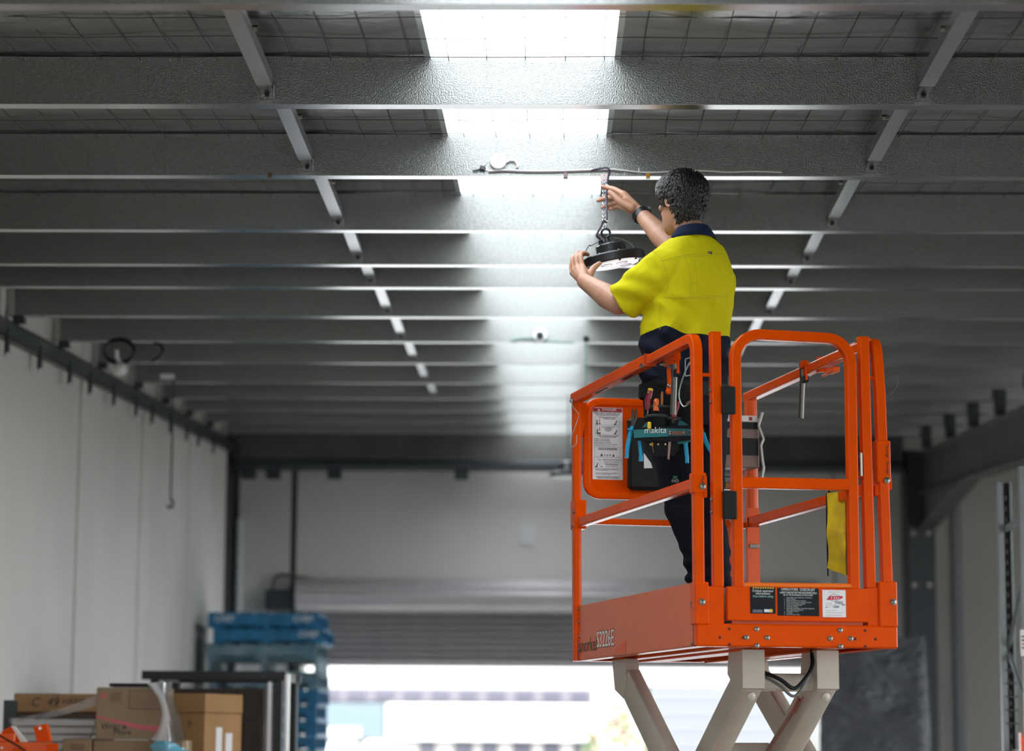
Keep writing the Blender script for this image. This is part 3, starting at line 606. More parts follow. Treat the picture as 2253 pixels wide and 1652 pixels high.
# orange steel rack parts at the bottom left
def orange_bracket():
    Yb = 12.6; o0 = at(0, 1652, Yb); zb = ZS
    t = thing('racking_beam', 'orange steel racking beams with end plates at the bottom left corner', 'racking beam', (o0[0], Yb, ZS)); off = (o0[0], Yb, ZS)
    p = lambda x, y, d=0.: at(x, y, Yb+d)
    a = p(-30, 1632); b = p(105, 1631); MB().bb((a[0], Yb, p(0, 1661)[2]), (b[0], Yb+.10, a[2]), .004).build('beam', orange_d, t, off=off)
    a = p(-30, 1613); b = p(31, 1610); MB().bb((a[0], Yb+.02, p(0, 1632)[2]), (b[0], Yb+.12, a[2]), .004).build('beam', orange_d, t, off=off)
    MB().prism([p(73, 1599, .03), p(98, 1592, .03), p(107, 1631, .03), p(81, 1632, .03)], (0, .004, 0)).prism([p(98, 1592, .03), p(101, 1593, .03), p(110, 1632, .03), p(107, 1631, .03)], (0, .07, 0)).build('end_plate', orange, t, off=off)
    MB().tube([p(88, 1602, .027), p(88, 1602, .031)], .008, 12).build('plate_hole', signw, t, off=off)
    MB().prism([p(102, 1635, -.01), p(128, 1635, -.01), p(128, 1670, -.01), p(102, 1670, -.01)], (0, .004, 0)).build('end_plate', orange, t, off=off)
    MB().prism([p(2, 1610, .06), p(24, 1597, .06), p(44, 1632, .06), p(24, 1632, .06)], (0, .004, 0)).build('end_plate', orange, t, off=off)
    MB().prism([p(24, 1597, .05), p(28, 1597, .05), p(55, 1632, .05), p(46, 1633, .05)], (0, .07, 0)).build('beam_edge', mat('edge_pale', (.75, .70, .62), .4), t, off=off)
    MB().prism([p(28, 1645, -.012), p(54, 1645, -.012), p(54, 1672, -.012), p(28, 1672, -.012)], (0, .004, 0)).build('end_plate', orange, t, off=off)
    s = p(4, 1645, -.004); st = [(s+V(math.cos(q)*(.009 if i % 2 == 0 else .004), 0, math.sin(q)*(.009 if i % 2 == 0 else .004))) for i, q in enumerate(np.linspace(0, 2*math.pi, 10, endpoint=False))]
    MB().prism(st, (0, -.001, 0)).build('star_mark', inkw, t, off=off)
    MB().bb((p(-30, 0)[0], Yb+.01, ZS), (p(100, 1650)[0], Yb+.11, p(0, 1661)[2])).build('beam', orange_d, t, off=off)
    c = thing('thin_cable', 'thin black cable draped over the orange racking beams', 'cable', p(20, 1625, -.03)); oc = p(20, 1625, -.03)
    MB().tube(spline([p(-20, 1611, -.03), p(0, 1619, -.03), p(22, 1631, -.03), p(42, 1643, -.03), p(60, 1656, -.03)]), .005, 6).build('cable', blackp, c, off=oc)
orange_bracket()
# small dark post left of the bundle
a = at(8, 1540, 14.3); tag(MB().bb((a[0], 14.3, ZS), (a[0]+.07, 14.36, a[2]), .004).build('dark_post', darksteel), 'short dark post at the left edge beside the flat cartons', 'post')
# stretch film
film_m = bpy.data.materials.new('stretch_film'); film_m.use_nodes = True
nt = film_m.node_tree; nt.nodes.clear(); ou = nt.nodes.new('ShaderNodeOutputMaterial'); g = nt.nodes.new('ShaderNodeBsdfGlossy'); g.inputs['Roughness'].default_value = .16; g.inputs[0].default_value = (.95, .95, .97, 1)
tr = nt.nodes.new('ShaderNodeBsdfTransparent'); df = nt.nodes.new('ShaderNodeBsdfTranslucent'); df.inputs[0].default_value = (.9, .9, .9, 1)
n_ = nt.nodes.new('ShaderNodeTexNoise'); n_.inputs['Scale'].default_value = 14; tcn = nt.nodes.new('ShaderNodeTexCoord'); mp = nt.nodes.new('ShaderNodeMapping'); mp.inputs['Scale'].default_value = (1, 1, .25); mp.inputs['Rotation'].default_value = (0, .5, 0)
nt.links.new(tcn.outputs['Object'], mp.inputs[0]); nt.links.new(mp.outputs[0], n_.inputs['Vector']); bpn = nt.nodes.new('ShaderNodeBump'); bpn.inputs['Strength'].default_value = .5; bpn.inputs['Distance'].default_value = .02; nt.links.new(n_.outputs['Fac'], bpn.inputs['Height']); nt.links.new(bpn.outputs[0], g.inputs['Normal'])
m1 = nt.nodes.new('ShaderNodeMixShader'); m1.inputs[0].default_value = .5; nt.links.new(g.outputs[0], m1.inputs[1]); nt.links.new(df.outputs[0], m1.inputs[2])
m2 = nt.nodes.new('ShaderNodeMixShader'); m2.inputs[0].default_value = .42; nt.links.new(tr.outputs[0], m2.inputs[1]); nt.links.new(m1.outputs[0], m2.inputs[2]); nt.links.new(m2.outputs[0], ou.inputs[0])
film_b = film_m.copy(); film_b.name = 'stretch_film_bunched'; [setattr(n.inputs[0], 'default_value', .78) for n in film_b.node_tree.nodes if n.type == 'MIX_SHADER' and abs(n.inputs[0].default_value-.42) < .01]; film_b.node_tree.nodes['Translucent BSDF'].inputs[0].default_value = (.95, .97, 1, 1)
def film(name, rows, label, amp=.008, mt=film_m):
    """rows of 3-D points, splined into a creased sheet"""
    R = [spline(r, 5) for r in rows]; C = [spline([r[i] for r in R], 5) for i in range(len(R[0]))]; nv = len(C[0]); vs = []; fs = []
    for i, c in enumerate(C):
        for j, p in enumerate(c): n3 = noise.noise((p[0]*14, p[1]*14, p[2]*9)); vs.append(p+V(amp*n3, -amp*abs(n3), amp*n3*.5))
    for i in range(len(C)-1):
        for j in range(nv-1): a = i*nv+j; fs.append((a, a+1, a+nv+1, a+nv))
    me = bpy.data.meshes.new(name); me.from_pydata([tuple(p) for p in vs], [], fs); shade(me, 60); o = link(name, me, mt); return tag(o, label, 'stretch film')
film('stretch_film', [[at(325, 1503, 13.87), at(350, 1500, 13.86), at(363, 1502, 13.87), at(374, 1506, 13.92)], [at(354, 1545, 13.87), at(361, 1543, 13.83), at(370, 1545, 13.84), at(385, 1545, 13.95)], [at(354, 1590, 13.86), at(362, 1588, 13.81), at(376, 1590, 13.82), at(397, 1590, 13.95)], [at(335, 1626, 13.85), at(358, 1630, 13.80), at(382, 1630, 13.79), at(406, 1628, 13.94)]], 'clear film stretched over the right edge of the red-striped carton', .01, film_b)
film('stretch_film', [[at(20, 1580, 14.0), at(90, 1570, 14.0), at(160, 1550, 13.98), at(212, 1528, 13.95)], [at(20, 1592, 13.98), at(90, 1582, 13.98), at(160, 1568, 13.96), at(212, 1552, 13.93)]], 'clear film pulled slantwise across the flat cartons on the left', .004)
blf = mat('film_blue', (.10, .32, .42), .25, spec=.8)
film('stretch_film', [[at(332, 1640, 13.80), at(350, 1628, 13.80), at(372, 1630, 13.80), at(398, 1640, 13.9)], [at(340, 1660, 13.78), at(356, 1650, 13.77), at(380, 1650, 13.78), at(410, 1655, 13.9)], [at(345, 1690, 13.80), at(360, 1690, 13.79), at(385, 1690, 13.79), at(412, 1690, 13.9)]], 'crumpled blue plastic film at the lower right of the wrapped cartons', .012, blf)
# black mesh cage with cartons
CY = 16.6
def cage():
    a, b = at(331, 1472, CY), at(622, 1482, CY); z1 = a[2]-.01; x0, x1 = a[0], b[0]; dp = 1.0; t = thing('mesh_cage', 'black framed mesh cage full of cartons behind the brown boxes', 'cage', (x0, CY, 0)); off = (x0, CY, 0)
    tk = .06
    for x in (x0+tk/2, x1-tk/2):
        for y in (CY+tk/2, CY+dp-tk/2): MB().bb((x-tk/2, y-tk/2, 0), (x+tk/2, y+tk/2, z1-tk), .004).build('post', blackm, t, off=off)
    for y in (CY+tk/2, CY+dp-tk/2):
        MB().bb((x0-.06, y-tk/2, z1-tk), (x1+.02, y+tk/2, z1), .004).build('top_rail', blackm, t, off=off); MB().bb((x0, y-tk/2, 1.35), (x1, y+tk/2, 1.41), .004).build('base_rail', blackm, t, off=off)
    for x in (x0+tk/2, x1-tk/2): MB().bb((x-tk/2, CY+tk, z1-tk), (x+tk/2, CY+dp-tk, z1), .004).build('top_rail', blackm, t, off=off)
    MB().bb((x0+tk, CY+.04, 1.37), (x1-tk, CY+dp-.04, 1.405)).build('base_plate', darksteel, t, off=off)
    mb = MB()
    for x in np.arange(x0+.08, x1-.06, .022): mb.box((x, CY+.02, (z1+1.45)/2), (.003, .003, z1-tk-1.4))
    for z in np.arange(1.45, z1-tk, .022): mb.box(((x0+x1)/2, CY+.023, z), (x1-x0-.1, .003, .003))
    tag(mb.build('wire_grid', blackm, t, off=off), kind='stuff')
    MB().bb((x1+.021, CY-.03, .5), (x1+.05, CY+.012, z1-.02), .003).build('edge_strip', mat('bare_aluminium', (.86, .85, .86), .28, .6), t, off=off)
    MB().bb((x1-.10, CY+.005, 1.4), (x1-.075, CY+.018, z1-.07), .003).build('edge_strip', mat('bare_aluminium', (0,0,0)), t, off=off)
    zc = 1.41; hh = (z1-tk-.05-zc)/5
    for k in range(5):
        for j, (xa, xb) in enumerate(((x0+.09, x0+.62), (x0+.63, x1-.13))):
            o = thing('carton', 'brown carton inside the mesh cage, %s, %s from the top' % (('left column', 'right column')[j], ORD[4-k]), 'carton', (xa, CY+.08, zc+hh*k), 'cartons stacked inside the mesh cage')
            MB().bb((0, 0, 0), (xb-xa-.006, .7, hh-.006), .003).build('box_body', card3, o); MB().bb((-.001, .33, hh-.08), (xb-xa-.005, .37, hh-.004)).build('tape', tapem, o)
cage()
# white pail-like roll: pale wrap seen through the mesh
# ================================================================== RIGHT: WRAPPED LOAD AND RACK FRAME
def wrapped():
    Y = 22.6; a, b = at(1800, 1403, Y), at(2043, 1403, Y); x0, x1 = a[0], b[0]; zt = a[2]
    t = thing('wrapped_load', 'tall load in black glossy stretch wrap right of the lift', 'load', ((x0+x1)/2, Y, 0)); off = ((x0+x1)/2, Y, 0)
    vs = []; fs = []; nx, nz = 70, 90
    per = []
    for u in np.linspace(0, 1, nx, endpoint=False):
        L = 2*((x1-x0)+1.1); d = u*L
        if d < x1-x0: per.append((x0+d, Y))
        elif d < x1-x0+1.1: per.append((x1, Y+d-(x1-x0)))
        elif d < 2*(x1-x0)+1.1: per.append((x1-(d-(x1-x0)-1.1), Y+1.1))
        else: per.append((x0, Y+1.1-(d-2*(x1-x0)-1.1)))
    cx, cy = (x0+x1)/2, Y+.55; R = []
    for k in range(nz+1):
        z = .185+(zt-.185)*k/nz; r = []
        for (x, y) in per:
            w = .016*noise.noise((x*2.5, y*2.5, z*3.5))+.008*noise.noise((x*9+z*5, y*9, z*9)); s = 1-.06*(k/nz)**6
            dx, dy = x-cx, y-cy; l = math.hypot(dx, dy); r.append(V(cx+dx*s+dx/l*w, cy+dy*s+dy/l*w, z+.02*noise.noise((x*4, y*4, 7))))
        R.append(r)
    MB().rings(R).build('wrap', mat('black_wrap', (.050, .054, .062), .2, bump=1., bscale=9, bdet=6, stretch=(1.2, 1.2, 2.2)), t, 60, off=off)
    p = thing('timber_pallet', 'timber pallet under the black wrapped load', 'pallet', ((x0+x1)/2, Y, 0))
    for y in (.05, .55, 1.05): MB().bb((x0-cx, y-.04, .02), (x1-cx, y+.04, .12)).build('bearer', card3, p)
    for k in range(7): xx = x0-cx+.06+k*((x1-x0)-.12)/6; MB().bb((xx-.05, 0, .121), (xx+.05, 1.1, .142)).build('deck_board', card3, p)
wrapped()
def rack():
    RY = 13.95; a = at(2194, 1060, RY); b = at(2228, 1060, RY); x0, x1 = a[0], b[0]; zt = a[2]; dep = .82
    t = thing('rack_frame', 'galvanised slotted racking frame with braces at the right edge', 'rack frame', (x0, RY, 0)); off = (x0, RY, 0)
    gr = mat('rack_steel', (.22, .24, .245), .42, .7, bump=.05, bscale=100, var=.1); dk = mat('rack_dark_shade', (.05, .052, .052), .6)  # dark colour carries the shade inside the open upright channels
    W = .085
    for k, y in enumerate((RY, RY-dep)):
        xs = x0-.03*k
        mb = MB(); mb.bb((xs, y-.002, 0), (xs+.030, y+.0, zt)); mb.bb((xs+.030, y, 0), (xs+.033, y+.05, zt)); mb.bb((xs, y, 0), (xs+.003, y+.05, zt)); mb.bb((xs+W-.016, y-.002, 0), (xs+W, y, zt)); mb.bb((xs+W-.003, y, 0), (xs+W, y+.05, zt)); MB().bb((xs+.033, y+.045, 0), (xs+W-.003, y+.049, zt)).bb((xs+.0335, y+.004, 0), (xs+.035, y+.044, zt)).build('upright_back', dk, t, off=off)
        u = mb.build('upright', gr, t, off=off)
        n = 26; mb = None
        for i in range(n):
            z = zt-.09-i*.062
            MB().bb((xs+.05, y+.041, z-.014), (xs+.060, y+.0455, z+.014), .002).build('slot', mat('slot_pale', (.52, .50, .50), .5), u, off=off)
    for z in (zt-.27, zt-1.55): 
        mb = MB(); mb.bb((x0+.034, RY-dep, z-.022), (x0+.05, RY+.03, z+.022), .002); mb.build('brace', gr, t, off=off)
        MB().cyl((x0+.02, RY+.02, z), (x0+.07, RY+.02, z), .008, 6).build('bolt', blackp, t, off=off)
    for (za, zb) in ((zt-.95, zt-.33), (zt-.98, zt-1.5)):
        MB().tube([(x0+.045, RY+.01, za), (x0+.045, RY-dep, zb)], .013, 6).build('brace', gr, t, off=off)
    for i in range(5):
        z = zt-1.08-.075*i; MB().bb((x0+.02, RY-.01, z-.004), (x0+.09, RY-.002, z+.004)).build('beam_lug', dk, t, off=off)
    c = thing('notice_sheet', 'pale printed sheet fixed to the rack frame at the right edge', 'notice', at(2250, 1410, RY-dep-.02)); MB().bb((-.012, 0, -.08), (.09, .002, .06)).build('sheet', signw, c)
    for k in range(4): MB().bb((-.006, -.001, .02-.02*k), (.06, 0, .028-.02*k)).build('print_line', inkp if k == 2 else inkk, c)
    bq = at(2246, 1620, RY-dep-.01); o = thing('racking_beam', 'orange racking beam at the lower right edge', 'racking beam', bq); MB().bb((0, -.02, -.12), (1.6, .03, 0), .004).build('beam', orange_d, o)
    MB().bb((-.004, -.03, -.16), (.0, .04, .02)).build('end_plate', orange_d, o)
rack()
# ================================================================== SCISSOR LIFT (local frame: x across, y away from the gate, z above the platform's underside)
LP = np.array((.5309, 9.1278, 2.5386)); LY, LT, LI = .2554, -.0042, -.0037; LL = 1.7655; LW = .81
def _lr():
    c, s = math.cos(LY), math.sin(LY); Rz = np.array([[c,-s,0],[s,c,0],[0,0,1]]); c, s = math.cos(LT), math.sin(LT); Ry = np.array([[c,0,s],[0,1,0],[-s,0,c]]); c, s = math.cos(LI), math.sin(LI); return Rz@Ry@np.array([[1,0,0],[0,c,-s],[0,s,c]])
LR = _lr(); LH = 2.5386
def LWp(x, y, z): return LP+LR@V(x, y, z)
lift = thing('scissor_lift', 'orange scissor lift with raised basket and beige scissor arms', 'scissor lift'); base = LP-LR@V(0, 0, LH)
lift.matrix_world = Matrix([[*LR[i], base[i]] for i in range(3)]+[[0, 0, 0, 1]])
LO = (0, 0, -LH)                                          # offset of the builder frame
def lb(mb, name, m=None, parent=None, smooth=None): return mb.build(name, m or orange, parent or lift, smooth, off=LO)
X_, Y_, Z_ = V(1,0,0), V(0,1,0), V(0,0,1)
def bolt(p, n, r=.010, parent=None, m=None):
    p = np.asarray(p, float); n = nrm(n); mb = MB(); r *= .85; mb.lathe([(r*1.25, 0), (r*1.25, .002), (r, .0022), (r, .007), (r*.6, .0085)], p, n, 12); return lb(mb, 'bolt', m or steelb, parent, 40)
T = .040
# --- deck frame and toe boards
mb = MB(); mb.bb((0, 0, 0), (LW, .05, .086), .006); lb(mb, 'front_beam')
mb = MB(); mb.bb((.04, .05, .10), (LW, LL, .125)); lb(mb, 'deck_plate', mat('deck_tread', (.25, .25, .25), .5, .4, bump=.3, bscale=40))
mb = MB(); mb.bb((0, .03, .0), (.006, LL, .241)); mb.bb((0, .03, 0), (.055, LL, .004)); side = lb(mb, 'side_panel', orange_p)
mb = MB(); mb.bb((LW, .03, .0), (LW+.006, LL, .245)); mb.bb((LW-.05, .03, 0), (LW, LL, .004)); lb(mb, 'side_panel')
mb = MB(); mb.bb((0, LL, .0), (LW+.06, LL+.006, .241)); mb.bb((0, LL-.05, 0), (LW+.06, LL, .004)); lb(mb, 'end_panel')
for x in (.2, .6): MB().bb((x-.03, .05, .0), (x+.03, LL, .09), .003).build('deck_joist', orange_d, lift, off=LO)
# gate sill: corner blocks, fillers, kick plate
mb = MB(); mb.bb((-.006, -.006, .082), (.050, .055, .241), .004); lb(mb, 'corner_socket')
mb = MB(); mb.bb((.050, .004, .082), (.112, .044, .226), .002); lb(mb, 'sill_block')
mb = MB(); mb.bb((.690, .004, .085), (.735, .044, .232), .002); lb(mb, 'sill_block')
mb = MB(); mb.bb((.735, -.006, .082), (.809, .055, .255), .004); lb(mb, 'corner_socket')
kp = lb(MB().bb((.124, -.004, .098), (.690, .030, .226), .003), 'kick_plate')
lb(MB().bb((.145, .010, .085), (.67, .028, .099)), 'kick_plate_shadow', mat('orange_shadow', (.45, .05, .004), .5))  # strip in darker orange, painted as the recess shadow below the kick plate
for p, r in (((.022, -.006, .166), .012), ((.792, -.006, .177), .012)): bolt(p, (0, -1, 0), r)
for cx in (.2385, .5745):
    for dx, z in ((0, .067), (-.041, .035), (.042, .035), (0, .005)): bolt((cx+dx, 0, z), (0, -1, 0), .0095)
hole = mat('bolt_hole', (.10, .012, .004), .8)
for x, z in ((.13, .066), (.092, .034), (.13, .008), (.185, .034), (.675, .066), (.717, .034), (.675, .006), (.634, .034)): lb(MB().cyl((x, -.0006, z), (x, .002, z), .006, 10), 'bolt_hole', hole)
# --- posts and rails
def rail(name, path, nrml, w=T, h=T, r=None, m=None):
    return lb(MB().rtube(fillet(path, r) if r else path, w, h, nrml), name, m, None, 20.5)
# left corner post bends into the side rail
rail('corner_post', [(.018, .022, .24), (.018, .022, 1.181), (.018, .70, 1.181)], X_, r=.06)
rail('top_rail', [(.012, .610, 1.181), (.012, LL+.005, 1.181)], X_, .047, .047)
lb(MB().box((.012, .612, 1.181), (.050, .006, .050)), 'rail_collar', mat('orange_shadow', (0,0,0)))
for y0, y1 in ((.86, 1.0), (1.25, 1.42)): lb(MB().bb((.004, y0, 1.1560), (.020, y1, 1.1585)), 'rail_slot', blackp)
lb(MB().bb((-.008, -.002, .577), (.046, .046, .655), .004).bb((.036, -.003, .560), (.049, .045, .645), .004), 'post_sleeve')
bolt((.030, -.003, .603), (0, -1, 0), .012)
for z in (.635, .655): lb(MB().tube([(.026, -.004, z-.03), (.034, -.004, z-.022), (.030, -.004, z-.012)], .0016, 5), 'pin_clip', inkk)
rail('mid_rail', [(.018, .03, .615), (.018, LL, .615)], X_, T, .044)
# inner hinge post of the gate
rail('gate_post', [(.0935, .022, .226), (.0935, .022, 1.199)], X_)
lb(MB().box((.0935, .022, 1.199), (T, T, .004)), 'post_cap')
lb(MB().bb((.036, .015, 1.028), (.076, .030, 1.040)), 'tie_bar')
for z in (.973, .929, .555, .508): lb(MB().lathe([(.006, 0), (.0065, .004), (.004, .008)], (.0735, .018, z), (-1, -.3, 0), 10), 'rivet', steelb)
for z0, z1 in ((.882, .989), (.480, .588)): lb(MB().bb((.110, -.012, z0), (.164, .004, z1), .004), 'hinge_pad', blackr)
# gate
gl, gr_, gt = .172, .641, 1.198
gate = lb(MB().rtube(fillet([(gl, .016, .226), (gl, .016, gt), (gr_+.003, .016, gt-.004), (gr_-.002, .016, .226)], .098, 8), T, T, Y_), 'gate_frame', None, None, 20.5)
lb(MB().rtube([(gl+.019, .016, .622), (gr_-.019, .016, .625)], .036, .043, Y_), 'gate_mid_rail', None, gate)
lb(MB().rtube([(gl+.019, .014, .233), (gr_-.019, .014, .236)], .036, .018, Y_), 'gate_bottom_rail', mat('orange_lit', (.86, .16, .003), .36), gate)  # brighter orange: light falling on this rail from above, put into the paint
# right posts (folded rails lean inwards)
rail('gate_post', [(.707, .022, .232), (.700, .022, 1.205)], X_)
lb(MB().box((.700, .022, 1.205), (T, T, .004)), 'post_cap')
rail('corner_post', [(.777, .022, .25), (.764, .022, 1.0), (.752, .022, 1.187), (.757, .12, 1.192), (.80, .60, 1.215)], X_, r=.035)
rail('top_rail', [(.800, .30, 1.216), (.838, LL+.02, 1.216)], X_, .043, .043)
lb(MB().bb((.722, .016, 1.040), (.748, .030, 1.052)), 'tie_bar')
lb(MB().bb((.740, -.004, .64), (.795, .046, .80), .003), 'post_sleeve'); bolt((.777, -.004, .645), (0, -1, 0), .012)
for z in (.70, .765): lb(MB().tube([(.772, -.006, z-.02), (.782, -.006, z-.03), (.780, -.006, z+.012), (.786, -.006, z+.018)], .0016, 5), 'pin_clip', inkk)
lb(MB().bb((.735, .012, .585), (.775, .040, .630), .003), 'latch_plate'); lb(MB().bb((.668, .01, .69), (.685, .03, .74), .003).cyl((.675, .006, .66), (.675, .006, .75), .006, 8), 'gate_latch', steelb); lb(MB().bb((.664, .012, .655), (.686, .036, .685), .002), 'latch_plate')
rail('mid_rail', [(.80, .05, .636), (.83, LL, .636)], X_, T, .044)
# far end
lb(MB().rtube([(.012, LL-.01, .0), (.012, LL-.01, 1.165)], .034, .05, X_), 'end_post', None, None, 50)
lb(MB().rtube([(-.0, LL-.05, .0), (-.0, LL-.05, .62)], .030, .045, X_), 'end_post', None, None, 50)
lb(MB().prism([(.022, LL-.034, 1.16), (.054, LL-.034, 1.16), (.054, LL-.034, 1.10), (.032, LL-.034, 1.0), (.022, LL-.034, 1.0)], (0, .006, 0)), 'fold_bracket')
lb(MB().bb((-.012, LL-.075, .585), (.040, LL+.01, .715), .003), 'post_sleeve'); bolt((.028, LL-.077, .628), (0, -1, 0), .010); bolt((-.012, LL-.04, .60), (-1, 0, 0), .011); bolt((-.012, LL-.06, .66), (-1, 0, 0), .007)
lb(MB().rtube([(.838, LL-.02, 0), (.838, LL-.02, 1.20)], .046, .06, X_), 'end_post', orange_d, None, 50)
lb(MB().bb((.805, LL-.052, .0), (.862, LL-.046, .70)), 'post_plate', orange_d); lb(MB().bb((.812, LL-.058, .515), (.858, LL-.052, .535), .002), 'nameplate', steelb)
lb(MB().bb((.805, LL-.056, .615), (.815, LL-.050, .655)).bb((.805, LL-.056, .612), (.86, LL-.050, .618)), 'weld_plate', hole)
lb(MB().rtube([(.03, LL, .627), (.83, LL, .624)], .036, .028, Y_), 'end_mid_rail'); lb(MB().bb((.70, LL-.03, .618), (.728, LL-.02, .645)), 'rail_stop', orange)
lb(MB().rtube([(.735, LL-.01, .0), (.735, LL-.01, .62)], .02, .028, X_), 'end_post', orange_d)
# sign board: pressed frame with rounded corners and a recessed sheet
px0, px1, pz0, pz1 = .045, .64, .728, 1.188
path = fillet([(.345, LL, pz1-.017), (px0+.017, LL, pz1-.017), (px0+.017, LL, pz0+.017), (px1-.017, LL, pz0+.017), (px1-.017, LL, pz1-.017), (.345, LL, pz1-.017)], .06, 6)
board = lb(MB().rtube(path, .030, .034, Y_), 'board_frame', None, None, 50)
lb(MB().bb((px0+.03, LL+.004, pz0+.03), (px1-.03, LL+.008, pz1-.03)), 'board_sheet', None, board)
# danger sign
sx0, sx1, sz0, sz1 = .0905, .2320, .8175, 1.1455; yy = LL+.0035
dsg = lb(MB().bb((sx0, yy-.0016, sz0), (sx1, yy+.0002, sz1)), 'danger_sign', signw)
lb(MB().bb((sx0+.002, yy-.0024, sz1-.020), (sx1-.002, yy-.0017, sz1-.002)), 'red_header', signr, dsg)
yt = yy-.0026; U = sx1-sx0; Vv = sz1-sz0
def st(s, size, u, v, m=inkk, al='CENTER', w=1., par=None, name='lettering'): return text(name, s, size, V(sx0+u*U, yt, sz1-v*Vv)-np.array(LO), X_, Z_, m, par or dsg, al, width=w)
st('DANGER', .0155, .56, .053, inkw, w=1.08)
lb(MB().prism([(sx0+.17*U, yt-.0003, sz1-.052*Vv), (sx0+.25*U, yt-.0003, sz1-.052*Vv), (sx0+.21*U, yt-.0003, sz1-.018*Vv)], (0, .0004, 0)), 'warning_triangle', inkw, dsg)
for s, v in (('DEATH OR SERIOUS INJURY WILL RESULT FROM', .082), ('TIPPING OVER. TO KEEP FROM TIPPING THE', .100), ('MACHINE OVER FOLLOW THESE RULES.', .118)): st(s, .0060, .5, v)
st('DO NOT RAISE OR DRIVE ELEVATED', .0052, .5, .148); st('PLATFORM ON A SLOPE', .0052, .55, .166); st('DO NOT ELEVATE WHEN', .0050, .52, .283); st('GUARDRAILS', .0050, .52, .297); st('SET BACK OFF', .0054, .52, .315); st('OR HOLE', .0054, .52, .334)
st('OTHER ACTIONS CAN ALSO CAUSE', .0060, .5, .403); st('THIS MACHINE TO TIP OVER', .0060, .5, .421)
for s, v in (('DO NOT override safety devices.', .449), ('DO NOT overload the platform.', .471), ('DO NOT stand or sit on guardrails.', .494), ('DO NOT attach cables or ladders to guardrails.', .517), ('DO NOT use under power lines or in wind.', .542)): st(s, .0056, .05, v, al='LEFT')
st('ALARM MEANS TIPPING DANGER', .0058, .5, .578); st('LOWER PLATFORM IMMEDIATELY', .0062, .5, .595)
st('ELECTRICAL SHOCK CAN KILL YOU', .0058, .65, .735)
for s, v in (('This machine is not electrically insulated.', .761), ('Maintain clearance to powered wires', .787), ('and overhead lines at all times.', .799), ('The operator must keep clear.', .822)): st(s, .0046, .64, v)
for s, v in (('DO NOT use this machine without the railings and the', .865), ('kick plate, chain or gate in place.', .879), ('DO NOT use this machine if it is not working right or', .918), ('if any part of it is damaged or missing.', .934)): st(s, .0047, .09, v, al='LEFT')
st("NOTE: STUDY THE OPERATOR'S MANUAL", .0060, .5, .972); st('BEFORE OPERATING THIS MACHINE', .0060, .5, .989)
def frame_lines(boxes):
    mb = MB(); e = .0006
    for (u0, v0, u1, v1) in boxes:
        xa, xb, za, zb = sx0+u0*U, sx0+u1*U, sz1-v1*Vv, sz1-v0*Vv
        for lo, hi in (((xa, za), (xb, za+e)), ((xa, zb-e), (xb, zb)), ((xa, za), (xa+e, zb)), ((xb-e, za), (xb, zb))): mb.bb((lo[0], yt-.0004, lo[1]), (hi[0], yt, hi[1]))
    lb(mb, 'frame_line', inkg, dsg)
frame_lines([(.09, .13, .89, .243), (.09, .258, .89, .378), (.075, .555, .915, .685), (.045, .695, .955, .845)])
def icon(u, v, lean=0., h=.055):
    x, z = sx0+u*U, sz1-v*Vv; mb = MB(); l = lean*.008
    mb.prism([(x-.0022, yt-.0004, z), (x+.0022, yt-.0004, z), (x+.0022+l, yt-.0004, z+h*Vv), (x-.0022+l, yt-.0004, z+h*Vv)], (0, .0004, 0)); mb.prism([(x-.006, yt-.0004, z-.001), (x+.006, yt-.0004, z-.001), (x+.004, yt-.0004, z+.004), (x-.004, yt-.0004, z+.004)], (0, .0004, 0)); mb.prism([(x-.001+l, yt-.0004, z+h*Vv), (x+.0015+l, yt-.0004, z+h*Vv), (x+.0003+l*1.1, yt-.0004, z+h*Vv+.006)], (0, .0004, 0)); lb(mb, 'pictogram', inkk, dsg)
icon(.15, .235); icon(.75, .235, 1.); icon(.165, .365); icon(.75, .365, 1., .05); icon(.30, .675, 0, .03); icon(.69, .675, 0, .02); icon(.12, .83, .8, .05)
for u, v in ((.235, .17), (.235, .195), (.235, .29), (.235, .316), (.295, .822)): lb(MB().lathe([(.0028, 0), (.0028, .0004)], (sx0+u*U, yt, sz1-v*Vv), (0, -1, 0), 10), 'red_dot', signr, dsg)
for u, v, r in ((.235, .225, .004), (.235, .362, .005), (.40, .66, .003), (.49, .665, .003), (.58, .66, .003)): lb(MB().lathe([(r, 0), (r, .0004)], (sx0+u*U, yt, sz1-v*Vv), (0, -1, 0), 8), 'pictogram', inkk, dsg)
lb(MB().bb((sx0+.16*U, yt-.0004, sz1-.728*Vv), (sx0+.27*U, yt, sz1-.723*Vv)).bb((sx0+.235*U, yt-.0004, sz1-.82*Vv), (sx0+.24*U, yt, sz1-.725*Vv)), 'pictogram', inkg, dsg)
# manual box behind the worker
lb(MB().bb((.243, LL-.06, .768), (.52, LL-.012, 1.098), .016), 'manual_box', blackp)
pap = lb(MB().prism([(.312, LL-.066, .935), (.345, LL-.066, .89), (.352, LL-.066, .868), (.313, LL-.066, .866)], (0, .004, 0)), 'paper_slip', signw)
